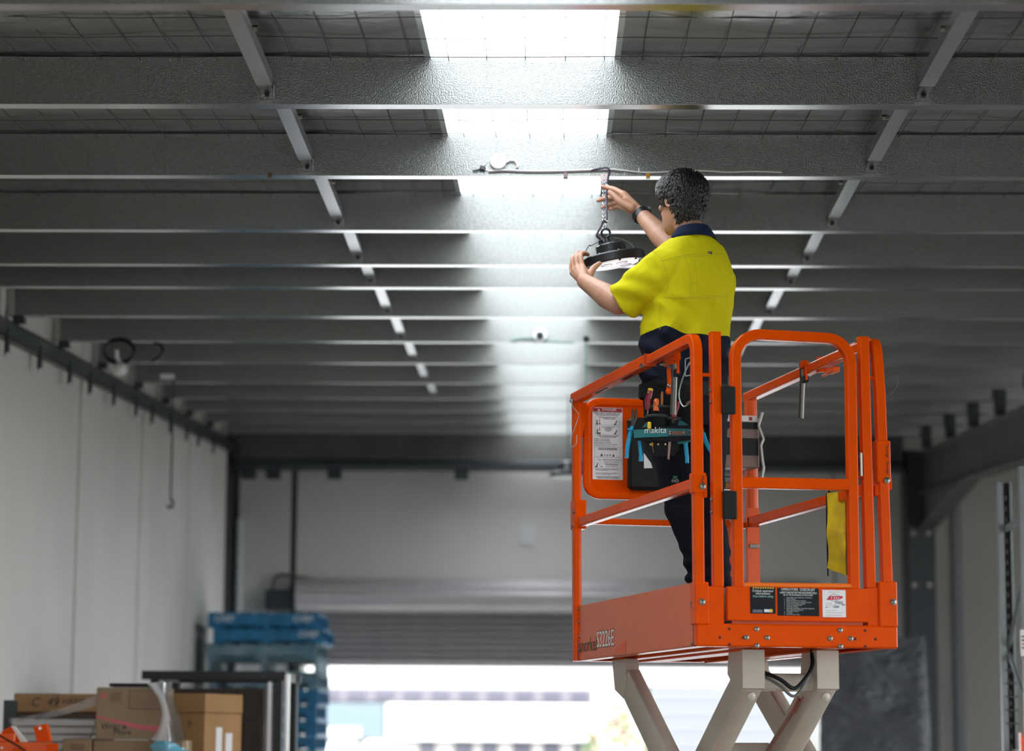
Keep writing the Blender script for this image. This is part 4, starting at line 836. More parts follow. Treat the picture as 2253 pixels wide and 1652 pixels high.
# control box: grey bracket, black panels, emergency stop
cbx = lb(MB().bb((.66, LL-.17, .87), (.825, LL-.05, 1.10), .004), 'control_box', mat('box_brown', (.22, .15, .12), .5, .3))
lb(MB().bb((.665, LL-.176, 1.045), (.82, LL-.169, 1.075)), 'control_panel', blackp, cbx); lb(MB().bb((.665, LL-.176, .925), (.82, LL-.169, 1.003)), 'control_panel', blackp, cbx); lb(MB().bb((.668, LL-.178, 1.078), (.815, LL-.171, 1.105)), 'warning_strip', signw, cbx)
lb(MB().bb((.685, LL-.180, 1.083), (.705, LL-.175, 1.1)).bb((.775, LL-.18, 1.083), (.79, LL-.175, 1.1)), 'red_mark', signr, cbx)
lb(MB().tube([(.70+.013*math.cos(a), LL-.177, .948+.013*math.sin(a)) for a in np.linspace(0, 6.3, 20)], .0012, 5), 'dial_ring', inkw, cbx)
lb(MB().bb((.695, LL-.178, 1.05), (.70, LL-.175, 1.066)).bb((.71, LL-.178, .98), (.713, LL-.175, .995)).bb((.72, LL-.178, .945), (.735, LL-.175, .9465)), 'white_mark', inkw, cbx)
mb = MB(); pts = [(.835, LL-.19, 1.12), (.815, LL-.19, 1.06), (.838, LL-.19, 1.0), (.825, LL-.19, .97), (.832, LL-.19, .90), (.838, LL-.19, .87), (.822, LL-.19, .80)]
for a, b in zip(pts[:-1], pts[1:]): mb.rtube([a, b], .014, .010, Y_, .002)
lb(mb, 'edge_bracket', mat('bracket_metal', (.45, .43, .40), .35, .7), cbx)
lb(MB().bb((.67, LL-.12, .775), (.72, LL-.06, .81), .008), 'beacon', mat('beacon_amber', (.30, .10, .015), .3), cbx)
lb(MB().tube(fillet([(.66, LL-.13, .83), (.735, LL-.13, .83), (.735, LL-.13, .765), (.66, LL-.13, .765)], .015), .003, 6), 'beacon_guard', blackp, cbx)
# handles hanging off the side rails (hinged latch pins)
def latch(x, y, z, sgn, par_label):
    l = lb(MB().tube([(x, y, z+.012), (x+.004, y+.002, z-.06), (x+.006*sgn, y+.035, z-.228)], .0125, 12), 'lock_lever', mat('lever_steel', (.13, .125, .115), .32, .8), None, 40)
    lb(MB().cyl((x-.012, y-.012, z+.005), (x+.012, y-.012, z+.005), .010, 10), 'lever_pivot', steelb, l)
    lb(MB().bb((x-.015, y-.055, z-.022), (x+.012, y-.012, z+.010), .003), 'lever_bracket', orange, l); lb(MB().tube([(x, y-.055, z-.02), (x, y-.055, z-.075)], .006, 8), 'lever_pin', orange, l)
    lb(MB().bb((x-.01, y-.055, z-.085), (x+.012, y-.02, z-.055), .003), 'rubber_block', blackr, l)
    return l
latch(.795, .955, 1.245, 1, '')
lb(MB().bb((.80, .76, 1.185), (.848, .80, 1.25), .003), 'rail_collar'); lb(MB().bb((.80, .60, 1.16), (.83, .68, 1.185), .004).cyl((.812, .62, 1.165), (.812, .75, 1.165), .006, 8), 'spring_pin', orange_d)
l = latch(.052, .415, 1.165, 1, '')
lb(MB().bb((.036, .40, 1.135), (.06, .50, 1.165), .003), 'lever_bracket', orange, l); bolt((.045, .385, 1.160), (-.4, -1, 0), .009, l)
bolt((-.012, .64, 1.160), (-1, -.3, 0), .010)
lb(MB().tube(fillet([(.04, .54, 1.155), (.045, .47, 1.145), (.05, .44, 1.13)], .01), .010, 8), 'lever_handle', steelb)
lb(MB().tube([(.052, .485, 1.13), (.056, .487, 1.07), (.050, .49, 1.035)], .009, 8), 'hook_rod', orange); lb(MB().lathe([(.004, -.01), (.012, -.006), (.012, .006), (.004, .01)], (.052, .485, 1.035), (0, -1, 0), 10), 'pin_knob', orange); lb(MB().lathe([(.0, -.008), (.007, -.004), (.007, .004), (.0, .008)], (.050, .478, 1.058), (0, -1, 0), 10), 'pin_knob', steelb)
# lanyards
cable = mat('lanyard_cable', (.42, .52, .48), .35, .6)
lb(MB().tube(spline([(.02, .055, 1.105), (-.0, .09, 1.065), (-.005, .17, .985), (.0, .13, .925), (.018, .06, .945)]), .0026, 6), 'lanyard', cable)
lb(MB().tube(fillet([(.018, .045, 1.108), (.012, .14, 1.112), (.012, .14, 1.045), (.018, .045, 1.038)], .006), .0022, 6), 'wire_clip', cable)
for a, b in (((.02, .055, 1.105), (.006, .08, 1.082)), ((.018, .06, .945), (.004, .10, .932))): lb(MB().cyl(a, b, .0045, 8), 'crimp_sleeve', steelb)
lb(MB().tube(spline([(-.01, LL-.03, 1.165), (-.016, LL-.05, 1.14), (0, LL-.06, 1.115), (.012, LL-.05, 1.10), (-.004, LL-.07, 1.06), (-.026, LL-.05, .99), (-.022, LL-.05, .955), (-.0, LL-.05, .97), (.004, LL-.05, 1.01)]), .0014, 5), 'lanyard', cable)
lb(MB().lathe([(.0, -.012), (.009, -.009), (.009, .009), (0, .012)], (-.016, LL-.04, 1.165), (0, -1, 0), 10), 'hinge_pin', steelb)
lb(MB().tube(spline([(.80, .02, 1.05), (.835, .02, 1.06), (.842, .02, 1.03), (.825, .02, 1.0), (.808, .02, .985)]), .0008, 5), 'lanyard', inkg)
# panel edge bolts
for z in (.235, .165, .152, .01): bolt((0, .045, z*1.0) if z > .16 else (0, .045, z), (-1, 0, 0), .006)
for z in (.225, .17, .105, .045): bolt((0, LL-.10, z), (-1, 0, 0), .006); 
# side lettering
pl_ = lambda y, z: V(-.0010, y, z)-np.array(LO)
lg = lb(MB().rtube(fillet([(-.001, 1.690, .006), (-.001, 1.690, .092), (-.001, 1.752, .092), (-.001, 1.752, .006), (-.001, 1.715, .006)], .02), .0016, .014, X_, .0005), 'logo', inkg)
text('logo', 'S', .070, pl_(1.744, .026), -Y_, Z_, inkw, lift, fit=.046)
text('lettering', 'snorkel', .088, pl_(1.675, .018), -Y_, Z_, mat('ink_darkgrey', (.07, .055, .05), .6), lift, fit=.285)
text('lettering', 'S3226E', .108, pl_(1.388, .022), -Y_, Z_, mat('ink_outline', (.05, .04, .05), .6), lift, fit=.272, thick=.0004)
t = text('lettering', 'S3226E', .098, pl_(1.384, .027)+V(-.0006, 0, 0), -Y_, Z_, inkw, lift, fit=.264)
lb(MB().prism([(-.0008, 1.10, .012), (-.0008, .94, .012), (-.0008, .94, .060), (-.0008, 1.10, .030)], (-.0003, 0, 0)), 'colour_swatch', mat('orange_deep', (.72, .085, .002), .4))
# gate stickers
gy = -.0048
a = lb(MB().bb((.213, gy-.0008, .125), (.3135, gy+.0006, .2255)), 'safety_sticker', signk, kp)
for k in range(9): lb(MB().prism([(.222+.0098*k, gy-.0016, .2195), (.2275+.0098*k, gy-.0016, .2195), (.2305+.0098*k, gy-.0016, .2245), (.225+.0098*k, gy-.0016, .2245)], (0, .0006, 0)), 'hazard_stripe', inky, kp)
def gt_(s, size, x, z, m, al='CENTER', w=1.): return text('lettering', s, size, V(x, gy-.0012, z)-np.array(LO), X_, Z_, m, kp, al, width=w)
gt_('Critical operator', .0125, .264, .2045, inkw); gt_('information', .0125, .264, .1945, inkw); gt_('Scan before using', .0115, .264, .1845, mat('ink_green', (.35, .6, .52), .5))
lb(MB().bb((.268, gy-.0016, .1305), (.300, gy-.0008, .1415), .0003), 'white_label', signw, kp); lb(MB().bb((.222, gy-.0014, .1285), (.262, gy-.0008, .140)), 'grey_label', inkg, kp)
lb(MB().prism([(.2955+.0085*(1 if i % 2 == 0 else .62)*math.cos(q), gy-.002, .1365+.0085*(1 if i % 2 == 0 else .62)*math.sin(q)) for i, q in enumerate(np.linspace(0, 2*math.pi, 16, endpoint=False))], (0, .0004, 0)), 'yellow_badge', inky, kp)
gt_('Scan', .005, .276, .134, inkk)
lb(MB().bb((.3215, gy-.0008, .1185), (.489, gy+.0006, .2235), .0006), 'checklist_sticker', signk, kp)
gt_('OPERATORS  CHECKLIST', .0125, .405, .2115, inkw, w=.97); lb(MB().bb((.337, gy-.0014, .2088), (.473, gy-.0008, .2096)), 'underline', inkw, kp)
gt_('INSPECT AND/OR TEST THE FOLLOWING DAILY', .0080, .4065, .2005, inkw, w=.86); gt_('OR AT THE BEGINNING OF EACH SHIFT', .0080, .405, .1925, inkw, w=.84)
ck = ['OPERATING AND EMERGENCY CONTROLS', 'SAFETY DEVICES', 'PERSONAL PROTECTIVE DEVICES', 'HOSES, FITTINGS AND VALVES FOR LEAKS', 'CABLES AND WIRING HARNESS', 'LOOSE OR MISSING PARTS', 'TIRES AND WHEELS', 'PLACARDS, WARNINGS, CONTROL MARKINGS', 'AND OPERATING MANUALS', 'GUARDRAIL SYSTEM', 'OIL LEVEL', 'BATTERY FLUID LEVEL']
nn = 0
for k, s in enumerate(ck):
    z = .1838-.0058*k; gt_(s, .0058, .357, z, mat('ink_dim', (.45, .48, .46), .5), 'LEFT', .92)
    if k != 8: nn += 1; gt_('%d.' % nn, .0058, .352, z, mat('ink_dim', (0,0,0)), 'RIGHT', .9)
lb(MB().bb((.499, gy-.0004, .112), (.600, gy+.0006, .2225), .0006), 'sticker_backing', mat('backing_red', (.62, .05, .03), .45), kp)
lb(MB().bb((.503, gy-.0010, .1155), (.597, gy-.0002, .2185), .0006), 'service_label', signw, kp)
gy -= .0003
lb(MB().prism([(.519, gy-.0016, .180), (.530, gy-.0016, .195), (.583, gy-.0016, .196), (.586, gy-.0016, .190), (.572, gy-.0016, .183)], (0, .0006, 0)), 'red_logo', mat('logo_red', (.55, .012, .05), .4), kp)
lb(MB().tube([(.532, gy-.001, .197), (.551, gy-.001, .204), (.572, gy-.001, .197)], .0007, 5).tube([(.534, gy-.001, .181), (.551, gy-.001, .175), (.566, gy-.001, .181)], .0007, 5), 'logo_outline', inkk, kp)
for x in (.538, .549, .557, .566): lb(MB().bb((x, gy-.0020, .185), (x+.003, gy-.0014, .191)), 'logo_mark', inkw, kp)
mb = MB()
for (x0, x1, z) in ((.527, .574, .2105), (.515, .543, .1685), (.515, .543, .1615), (.522, .535, .1525), (.516, .558, .140), (.516, .585, .1325), (.515, .576, .1225)): mb.bb((x0, gy-.0012, z-.0010), (x1, gy-.0006, z+.0010))
lb(mb, 'print_line', mat('ink_pale', (.5, .42, .45), .6), kp)
lb(MB().prism([(.515, gy-.0012, .151), (.521, gy-.0012, .151), (.518, gy-.0012, .1565)], (0, .0004, 0)), 'print_mark', inkk, kp)
gt_('7/10/21', .0150, .552, .163, inkk, 'LEFT', .75); gt_('2702', .009, .580, .158, inkk, 'LEFT', .8); gt_('15266', .0130, .545, .1485, inkk, 'LEFT', .75)
# --- scissor arms and base
def bar(a, b, w, h, name, m=beige): return lb(MB().rtube([a, b], w, h, X_, .008), name, m, None, 50)
ys0, ys1, zt_ = .27, 1.35, -.11
Hs = zt_+.70-LH                                            # bottom of the stack above the chassis
nst = 2; dh = .665
for s in range(nst):
    za, zb = zt_-dh*s, zt_-dh*(s+1)
    for xo, xi in ((.140, .245), (.655, .55)):
        pass
    for xo, xi, sg in ((.145, .300, 1), (.735, .605, -1)):
        bar((xi, ys0, za), (xi, ys1, zb), .085, .115, 'scissor_arm'); bar((xo, ys1, za), (xo, ys0, zb), .055, .145, 'scissor_arm')
        lb(MB().cyl((min(xi, xo)-.06, (ys0+ys1)/2, (za+zb)/2), (max(xi, xo)+.06, (ys0+ys1)/2, (za+zb)/2), .028, 14), 'pivot_pin', steelb)
    lb(MB().cyl((.145, ys0, zb), (.735, ys0, zb), .03, 16), 'cross_tube', beige, None, 40); lb(MB().cyl((.145, ys1, zb), (.735, ys1, zb), .03, 16), 'cross_tube', beige, None, 40)
    lb(MB().bb((.345, ys0+.50, (za+zb)/2+.03), (.56, ys0+.54, (za+zb)/2+.085), .004), 'cross_bar', beige)
lb(MB().rtube([(.34, ys0+.02, -.125), (.56, ys0+.02, -.125)], .07, .07, Y_, .02), 'cross_tube', beige, None, 50)
for x in (.300, .605):
    lb(MB().prism([(x-.045, ys0-.055, -.002), (x-.045, ys0+.11, -.002), (x-.045, ys0+.13, -.09), (x-.045, ys0+.02, -.165), (x-.045, ys0-.055, -.150)], (.09, 0, 0)), 'arm_bracket', beige)
    lb(MB().lathe([(.018, 0), (.018, .008), (.010, .014)], (x-.01, ys0-.045, -.18), (0, -1, -.4), 12), 'pin_head', beige, None, 40)
for x in (.145, .735): lb(MB().prism([(x-.030, ys1+.20, -.001), (x-.030, ys1+.16, -.13), (x-.030, ys1+.03, -.17), (x-.030, ys1-.03, -.09), (x-.030, ys1+.01, -.001)], (.060, 0, 0)), 'arm_bracket', beige)
for dx in (0, .012): lb(MB().tube(spline([(.34, ys0-.03, -.085-dx), (.40, ys0-.07, -.115-dx*2), (.455, ys0-.08, -.150-dx*2.5), (.51, ys0-.07, -.105-dx), (.545, ys0-.04, -.06), (.56, ys0-.0, .0)]), .008 if dx == 0 else .006, 8), 'power_cable', blackp if dx == 0 else mat('cable_grey', (.12, .115, .11), .5))
lb(MB().tube([(.545, ys0+.10, -.19), (.52, ys0+.30, -.33), (.51, ys0+.45, -.42)], .009, 8), 'hydraulic_pipe', mat('pipe_brown', (.28, .19, .15), .35, .5)); lb(MB().tube(fillet([(.53, ys0+.08, -.18), (.53, ys0+.17, -.24), (.55, ys0+.17, -.24), (.55, ys0+.08, -.18)], .008), .004, 6), 'pipe_clip', mat('clip_red', (.5, .15, .12), .4))
# slide rails under the deck
for x in (.30, .605): lb(MB().bb((x-.05, .25, -.008), (x+.05, 1.6, .0)), 'slide_channel', orange_d)
zc = -LH; zb = zt_-nst*dh-.05
lb(MB().bb((.06, -.02, zc+.20), (.80, 1.80, zb), .03), 'chassis'); lb(MB().bb((.02, .2, zc+.10), (.86, 1.6, zc+.22), .02), 'chassis_skirt')
for x in (.03, .83):
    for y in (.22, 1.56): lb(MB().lathe([(.05, -.05), (.155, -.05), (.16, -.03), (.16, .03), (.155, .05), (.05, .05)], (x, y, zc+.16), X_, 28), 'wheel', blackr, None, 40)
# yellow manual pouch hanging from the right mid rail: its own thing
c = LWp(.79, .565, .655); pch = thing('document_pouch', 'yellow fabric pouch hanging from the right mid rail of the basket', 'pouch', c)
def pb(mb, name, m): return mb.build(name, m, pch, 50, off=None)
ux = LR@V(.55, -.83, 0); ux = nrm(ux); uz = V(0, 0, 1); un = np.cross(ux, uz)
Rr = []
for k in range(13):
    z = .0-.325*k/12; w = .046+.003*math.sin(k*1.1); th = .008+.006*math.sin(k/12*math.pi)
    Rr.append([ux*(w*math.copysign(abs(math.cos(a))**.7, math.cos(a)))+un*(th*math.sin(a)+.004*math.sin(k*.9+a))+uz*(z-.02*math.cos(a)*k/12) for a in np.linspace(0, 2*math.pi, 20, endpoint=False)])
pb(MB().rings(Rr), 'pouch_body', mat('pouch_yellow', (.60, .40, .03), .7, bump=.2, bscale=30, vscale=14, col2=(.88, .64, .02), spec=.2))
pb(MB().tube([ux*.048+uz*.04, ux*.052+uz*-.1, ux*.050-uz*.34], .006, 6), 'edge_trim', blackr); pb(MB().tube([-ux*.048+uz*.0, -ux*.050-uz*.1, -ux*.047-uz*.34], .0035, 6), 'edge_trim', blackr)
pb(MB().tube(spline([-ux*.035-uz*.005, -ux*.034+uz*.03+un*.01, -ux*.03+uz*.01+un*.03]), .005, 6), 'tie_strap', blackr); pb(MB().tube(spline([ux*.035-uz*.005, ux*.034+uz*.04+un*.01, ux*.03+uz*.01+un*.03]), .005, 6), 'tie_strap', blackr)
# ================================================================== LAMP, CHAIN AND CABLES ON THE THIRD PURLIN
PY = PURL[2]; LYD = 10.50
lc = at(1349, 571, LYD)                                   # centre of the rim
la = nrm(V(-.19, -.035, 1)); lx = nrm(np.cross(V(0, 1, 0), la)); ly = np.cross(la, lx)
lamp = thing('high_bay_lamp', 'black round high-bay lamp with clear lens held by the worker', 'lamp', lc)
MB().lathe([(.100, .019), (.135, .019), (.142, .013), (.143, -.018), (.137, -.022), (.116, -.020), (.114, -.012), (.100, -.012)], (0, 0, 0), la, 56).build('rim', blackm, lamp, 40)
MB().lathe([(.0, -.010), (.108, -.010), (.114, -.020), (.108, -.026), (.0, -.030)], (0, 0, 0), la, 48).build('lens', mat('lens_clear_glow', (.93, .88, .95), .15, .0, spec=.8), lamp, 40)
for a in np.linspace(.2, 6.48, 9)[:-1]:
    p = .113*(math.cos(a)*lx+math.sin(a)*ly)-la*.021; MB().box(p, (.012, .008, .010), (nrm(p+la*.021), np.cross(la, nrm(p+la*.021)), la), .001).build('lens_clip', blackm, lamp)
for a in (-2.2, -1.0, .5): 
    p = .06*(math.cos(a)*lx+math.sin(a)*ly)-la*.028; MB().tube([p+.025*(math.cos(b)*lx+.9*math.sin(b)*ly) for b in np.linspace(0, 6.28, 18)], .002, 5).build('led_ring', mat('led_mauve', (.45, .36, .52), .3), lamp)
MB().lathe([(.105, .018), (.066, .020), (.064, .030), (.063, .064), (.055, .072), (.0, .076)], (0, 0, 0), la, 40).build('driver_housing', blackm, lamp, 40)
for a in np.linspace(0, 6.283, 9)[:-1]:
    p = .0635*(math.cos(a)*lx+math.sin(a)*ly); MB().box(p+la*.043, (.006, .010, .05), (nrm(p), np.cross(la, nrm(p)), la), .001).build('cooling_rib', blackm, lamp)
for a in (-2.5, -1.15, -.45): p = .068*(math.cos(a)*lx+math.sin(a)*ly); MB().lathe([(.004, 0), (.004, .005), (.002, .007)], p+la*.030, nrm(p), 8).build('screw', steelb, lamp)
e0 = -lx*.010+la*.076
MB().lathe([(.013, 0), (.013, .010), (.011, .014), (.010, .026), (.0, .030)], e0, la, 18).lathe([(.016, .004), (.016, .010)], e0, la, 6).build('eye_bolt', blackm, lamp, 40)
ec = e0+la*.047; MB().tube([ec+.0185*(math.cos(a)*lx+math.sin(a)*la) for a in np.linspace(0, 6.2832, 29)], .0052, 8, False).build('eye_ring', blackm, lamp, 60)
gp = -lx*.040-ly*.015+la*.073; MB().lathe([(.012, 0), (.012, .008), (.010, .009), (.010, .018), (.006, .022)], gp, la, 12).build('cable_gland', blackp, lamp, 40)
_b = mat('lens_clear_glow', (0,0,0)).node_tree.nodes['Principled BSDF']; _b.inputs['Emission Color'].default_value = (1, .93, 1, 1); _b.inputs['Emission Strength'].default_value = .55  # weak glow added to the lens in place of a bright reflection
# power lead: from the gland up past the eye along the chain to the purlin
top = at(1336, 392, PY-.02); 
lead = spline([gp+la*.02, gp+la*.030-lx*.004, gp-lx*.012+la*.045-ly*.01, e0+la*.082-ly*.012-lx*.012, e0+la*.10-ly*.012, at(1334.5, 487, LYD-.005)-lc, at(1334.8, 460, LYD+.03)-lc, at(1334, 430, LYD+.09)-lc, at(1336, 405, LYD+.15)-lc, at(1339, 385, PY-.02)-lc, at(1340.5, 374, PY-.015)-lc, at(1335, 369.5, PY-.012)-lc, at(1320, 371, PY-.012)-lc, at(1300, 374.5, PY-.010)-lc])
MB().tube(lead, .0050, 8).build('power_lead', mat('lead_plum', (.035, .018, .040), .45), lamp)
for p in (at(1335.5, 407.5, LYD+.14), at(1336, 487, LYD-.008)): MB().tube([p-lc+.006*(math.cos(a)*V(1,0,0)+math.sin(a)*V(0,1,0)) for a in np.linspace(0, 6.28, 12)], .0028, 6).build('white_tie', whitep, lamp)
MB().tube(spline([gp+la*.015-lx*.008, gp-lx*.045+la*.004, at(1296, 540, LYD-.03)-lc, at(1287, 557, LYD-.04)-lc, at(1291, 561, LYD-.04)-lc]), .0022, 6).build('signal_lead', mat('lead_plum', (0,0,0)), lamp)
MB().tube(spline([e0+la*.02+lx*.03, at(1367, 526, LYD)-lc, at(1385, 534, LYD)-lc, at(1395, 546, LYD-.02)-lc, at(1393.5, 553, LYD-.02)-lc]), .0011, 5).build('safety_wire', cable, lamp)
# chain
ct = at(1331, 400, PY-.022); cb = lc+e0+la*.062
ch = thing('lamp_chain', 'zinc chain between the purlin bracket and the lamp eye', 'chain', ct)
dv = cb-ct; Lc = np.linalg.norm(dv); dn = nrm(dv); nl = int(Lc/.0155); u1 = nrm(np.cross(dn, V(0, 1, 0))); u2 = np.cross(dn, u1); lm = None
for strand in (-1, 1):
    for k in range(nl):
        c = dv*(k+.5)/nl+u1*.0062*strand; a_, b_ = (u1, u2) if (k+strand) % 2 else (u2, u1)
        pts = [dn*.0105*math.copysign(abs(math.sin(q))**.8, math.sin(q))+a_*.0046*math.copysign(abs(math.cos(q))**.8, math.cos(q)) for q in np.linspace(0, 2*math.pi, 13)]
        key = (k+strand) % 2
        if lm is None: lm = {}
        if key not in lm: lm[key] = MB().tube(pts, .0019, 5, False).mesh('chain_link', 60); lm[key].materials.append(zinc)
        o = link('chain_link', lm[key], None, ch); o.location = c
# perforated bracket on the purlin lip
bo = at(1330, 391, PY-.016); bk = thing('perforated_bracket', 'small perforated steel plate on the purlin holding the chain', 'bracket', bo)
for sx in (-.0095, .0095):
    MB().box((sx, 0, 0), (.017, .002, .040), None, .0008).build('plate', mat('bracket_pink_steel', (.50, .40, .38), .4, .6), bk)
    for i, (x, z) in enumerate([(-.004, .014), (.004, .014), (0, .009), (-.004, .003), (.004, .003), (0, -.003), (-.004, -.009), (.004, -.010)]): MB().cyl((sx+x, -.0016, z), (sx+x, .0, z), .0018, 8).build('plate_hole', whitep, bk)
MB().tube([(-.007, -.006, -.013), (.0, -.007, -.03), (.012, -.004, -.042)], .0018, 6).build('hook', zinc, bk)
gt0 = at(1323.5, 402, PY-.02); tag(MB().tube([(0, 0, 0), (-.002, 0, -.03), (-.003, .0, -.042)], .0022, 6).build('green_tie', mat('tie_green', (.01, .30, .20), .4)), 'short green tie hanging beside the perforated bracket', 'tie').location = gt0
# clips on the purlin lip
for x, m, l in ((594, mat('clip_brown', (.10, .065, .03), .5), 'small brown clip on the third purlin at the left'), (1244.5, mat('clip_dull', (.20, .13, .13), .5), 'small dull brown clip on the third purlin left of the lamp chain'), (1426, mat('clip_amber', (.55, .26, .01), .4), 'small amber clip on the third purlin right of the lamp chain')):
    c = at(x, 385, PY-.008); t = thing('purlin_clip', l, 'clip', c, 'clips on the third purlin'); MB().bb((-.009, -.004, -.010), (.009, .004, .011), .0015).build('clip_body', m, t); MB().bb((-.009, -.004, -.012), (.009, .03, -.009), .001).build('clip_tongue', m, t)
# white surface socket and plug resting on the purlin lip
PF = PY-.003
sk = thing('surface_socket', 'round white socket outlet fixed to the third purlin', 'socket', at(1096, 357, PF)); 
MB().lathe([(.0375, .0), (.0375, .016), (.035, .024), (.030, .027), (.0, .028)], (0, 0, 0), (0, -1, 0), 32).build('socket_face', whitep, sk, 40)
for x, z, r in ((-.010, .010, .5), (.010, .010, -.5), (0, -.008, 0)): MB().box((x, -.0285, z), (.003, .001, .010), (V(math.cos(r), 0, math.sin(r)), V(0,1,0), V(-math.sin(r), 0, math.cos(r)))).build('socket_slot', mat('slot_grey', (.35, .3, .3), .6), sk)
for x, z in ((-.002, -.024), (-.022, .022), (.024, .008)): MB().cyl((x, -.026, z), (x, -.0275, z), .004, 10).build('socket_screw', mat('screw_pinkish', (.55, .42, .40), .5), sk)
MB().tube(spline([V(.036, -.012, .0), V(.052, -.012, .006), V(.075, -.012, .004), V(.088, -.012, -.014), V(.086, -.012, -.028)]), .006, 8).build('cord', mat('cord_grey', (.55, .53, .52), .5), sk)
MB().cyl((.034, -.012, 0), (.048, -.012, .004), .008, 10).build('cord_grip', whitep, sk)
pg = thing('mains_plug', 'small dark plug lying on the third purlin beside the socket', 'plug', at(1062, 370, PF-.01)); MB().box((0, 0, 0), (.026, .022, .022), (nrm((1, 0, -.35)), V(0,1,0), nrm((.35, 0, 1))), .004).build('plug_body', mat('plug_dark', (.05, .05, .055), .5), pg)
for k in (-1, 1): MB().box((.017, -.004*k, -.002+.004*k), (.014, .0016, .005), (nrm((1, 0, -.35)), V(0,1,0), nrm((.35, 0, 1)))).build('pin', zinc, pg)
MB().tube(spline([V(-.012, 0, -.004), V(-.03, 0, -.010), V(-.045, 0, -.011)]), .004, 6).build('cord', mat('plug_dark', (0,0,0)), pg)
MB().tube([(-.0, -.0, .012), (.012, 0, .022), (.014, 0, .034)], .002, 5).build('tie', whitep, pg)
wc = at(1200, 375, PF-.008)
t = thing('flat_cable', 'white cable run lying along the third purlin', 'cable', wc); cp = [at(x, y, PF-.008)-wc for x, y in ((1075, 376), (1110, 374), (1160, 376), (1230, 375.5), (1290, 373.5), (1340, 372), (1370, 374.5), (1405, 378.5), (1440, 379), (1480, 377), (1520, 375.5), (1560, 376), (1600, 378.5), (1660, 377), (1720, 378.5))]
MB().tube(spline(cp), .0036, 6).build('sheath', whitep, t); MB().tube(spline([p+V(0, .004, -.006) for p in cp[:7]]), .0036, 6).build('sheath', mat('cord_plum', (.20, .17, .19), .5), t)
MB().tube([at(1406, 378, PF-.008)-wc, at(1406, 370, PF-.008)-wc], .003, 6).build('tie', whitep, t)
# ================================================================== THE WORKER
skin = mat('skin', (.46, .235, .15), .5, bump=.06, bscale=120, var=.10, vscale=22, sub=.08)
yel = mat('hi_vis_yellow', (.64, .575, .006), .85, bump=.05, bscale=500, bdet=2, spec=.15); navy = mat('navy_cotton', (.006, .009, .022), .85, bump=.08, bscale=300, spec=.2)
navy2 = mat('navy_trouser', (.006, .008, .015), .85, bump=.12, bscale=200, spec=.2)
TY = 10.05; PHI = math.radians(32); TF = V(-math.sin(PHI), math.cos(PHI), 0); TL = V(-math.cos(PHI), -math.sin(PHI), 0)
DECK = lambda p: LP[2]+.127
foot0 = at(1555, 1380, TY); ro = V(foot0[0], TY, LP[2]+.127)
man = thing('person', 'worker in yellow and navy shirt and dark trousers reaching up to hang the lamp', 'person', ro)
def pbuild(mb, name, m, smooth=60, parent=None): return mb.build(name, m, parent or man, smooth, off=ro)
def oval(c, a, b, L, F, n=40, e=2.4):
    r = []
    for q in np.linspace(0, 2*math.pi, n, endpoint=False):
        cx, sy = math.cos(q), math.sin(q); r.append(c+L*a*math.copysign(abs(cx)**(2/e), cx)+F*b*math.copysign(abs(sy)**(2/e), sy))
    return r
def limb(mb, pts, rad, n=20, sub=6):
    """tapering closed limb through points, with rounded ends"""
    P = spline(pts, sub); t = np.linspace(0, len(rad)-1, len(P)); R = [float(np.interp(x, range(len(rad)), rad)) for x in t]
    d0, d1 = nrm(P[0]-P[1]), nrm(P[-1]-P[-2])
    P = [P[0]+d0*R[0]*k for k in (.92, .7, .38)]+P+[P[-1]+d1*R[-1]*k for k in (.38, .7, .92)]
    R = [R[0]*k for k in (.35, .7, .92)]+R+[R[-1]*k for k in (.92, .7, .35)]
    return mb.tube(P, R, n)
# --- head frame
TH = math.radians(40); HF = V(-math.sin(TH), math.cos(TH), 0); HL = V(-math.cos(TH), -math.sin(TH), 0); HU = V(0, 0, 1)
tilt = math.radians(-4); HF, HU = HF*math.cos(tilt)+HU*math.sin(tilt), HU*math.cos(tilt)-HF*math.sin(tilt)
HC = at(1499, 446, TY+.03)
HR = [(-.126,.052,.020,.018),(-.118,.046,.046,.034),(-.102,.036,.060,.048),(-.078,.022,.076,.058),(-.052,.010,.086,.064),(-.022,.002,.093,.069),(.008,-.003,.096,.073),(.038,-.006,.098,.076),(.063,-.008,.094,.0745),(.084,-.008,.084,.067),(.101,-.007,.066,.053),(.112,-.006,.042,.034),(.117,-.005,.014,.012)]
def head_r(h):
    hs = [r[0] for r in HR]; return [float(np.interp(h, hs, [r[k] for r in HR])) for k in (1, 2, 3)]
def head_pt(h, q, off=0.):
    c, ln, w = head_r(h); e = 2.25; cx, sy = math.cos(q), math.sin(q)    # q = 0 front, +90 left
    return HC+HU*h+HF*(c+(ln+off)*math.copysign(abs(cx)**(2/e), cx))+HL*((w+off)*math.copysign(abs(sy)**(2/e), sy))
def hp(f, l, u): return HC+HF*f+HL*l+HU*u
body = MB()
body.rings([[head_pt(h, q) for q in np.linspace(0, 2*math.pi, 40, endpoint=False)] for h in np.linspace(-.126, .117, 30)])
limb(body, [hp(.094, 0, .022), hp(.106, 0, -.010), hp(.112, 0, -.024)], [.008, .010, .013], 10); 
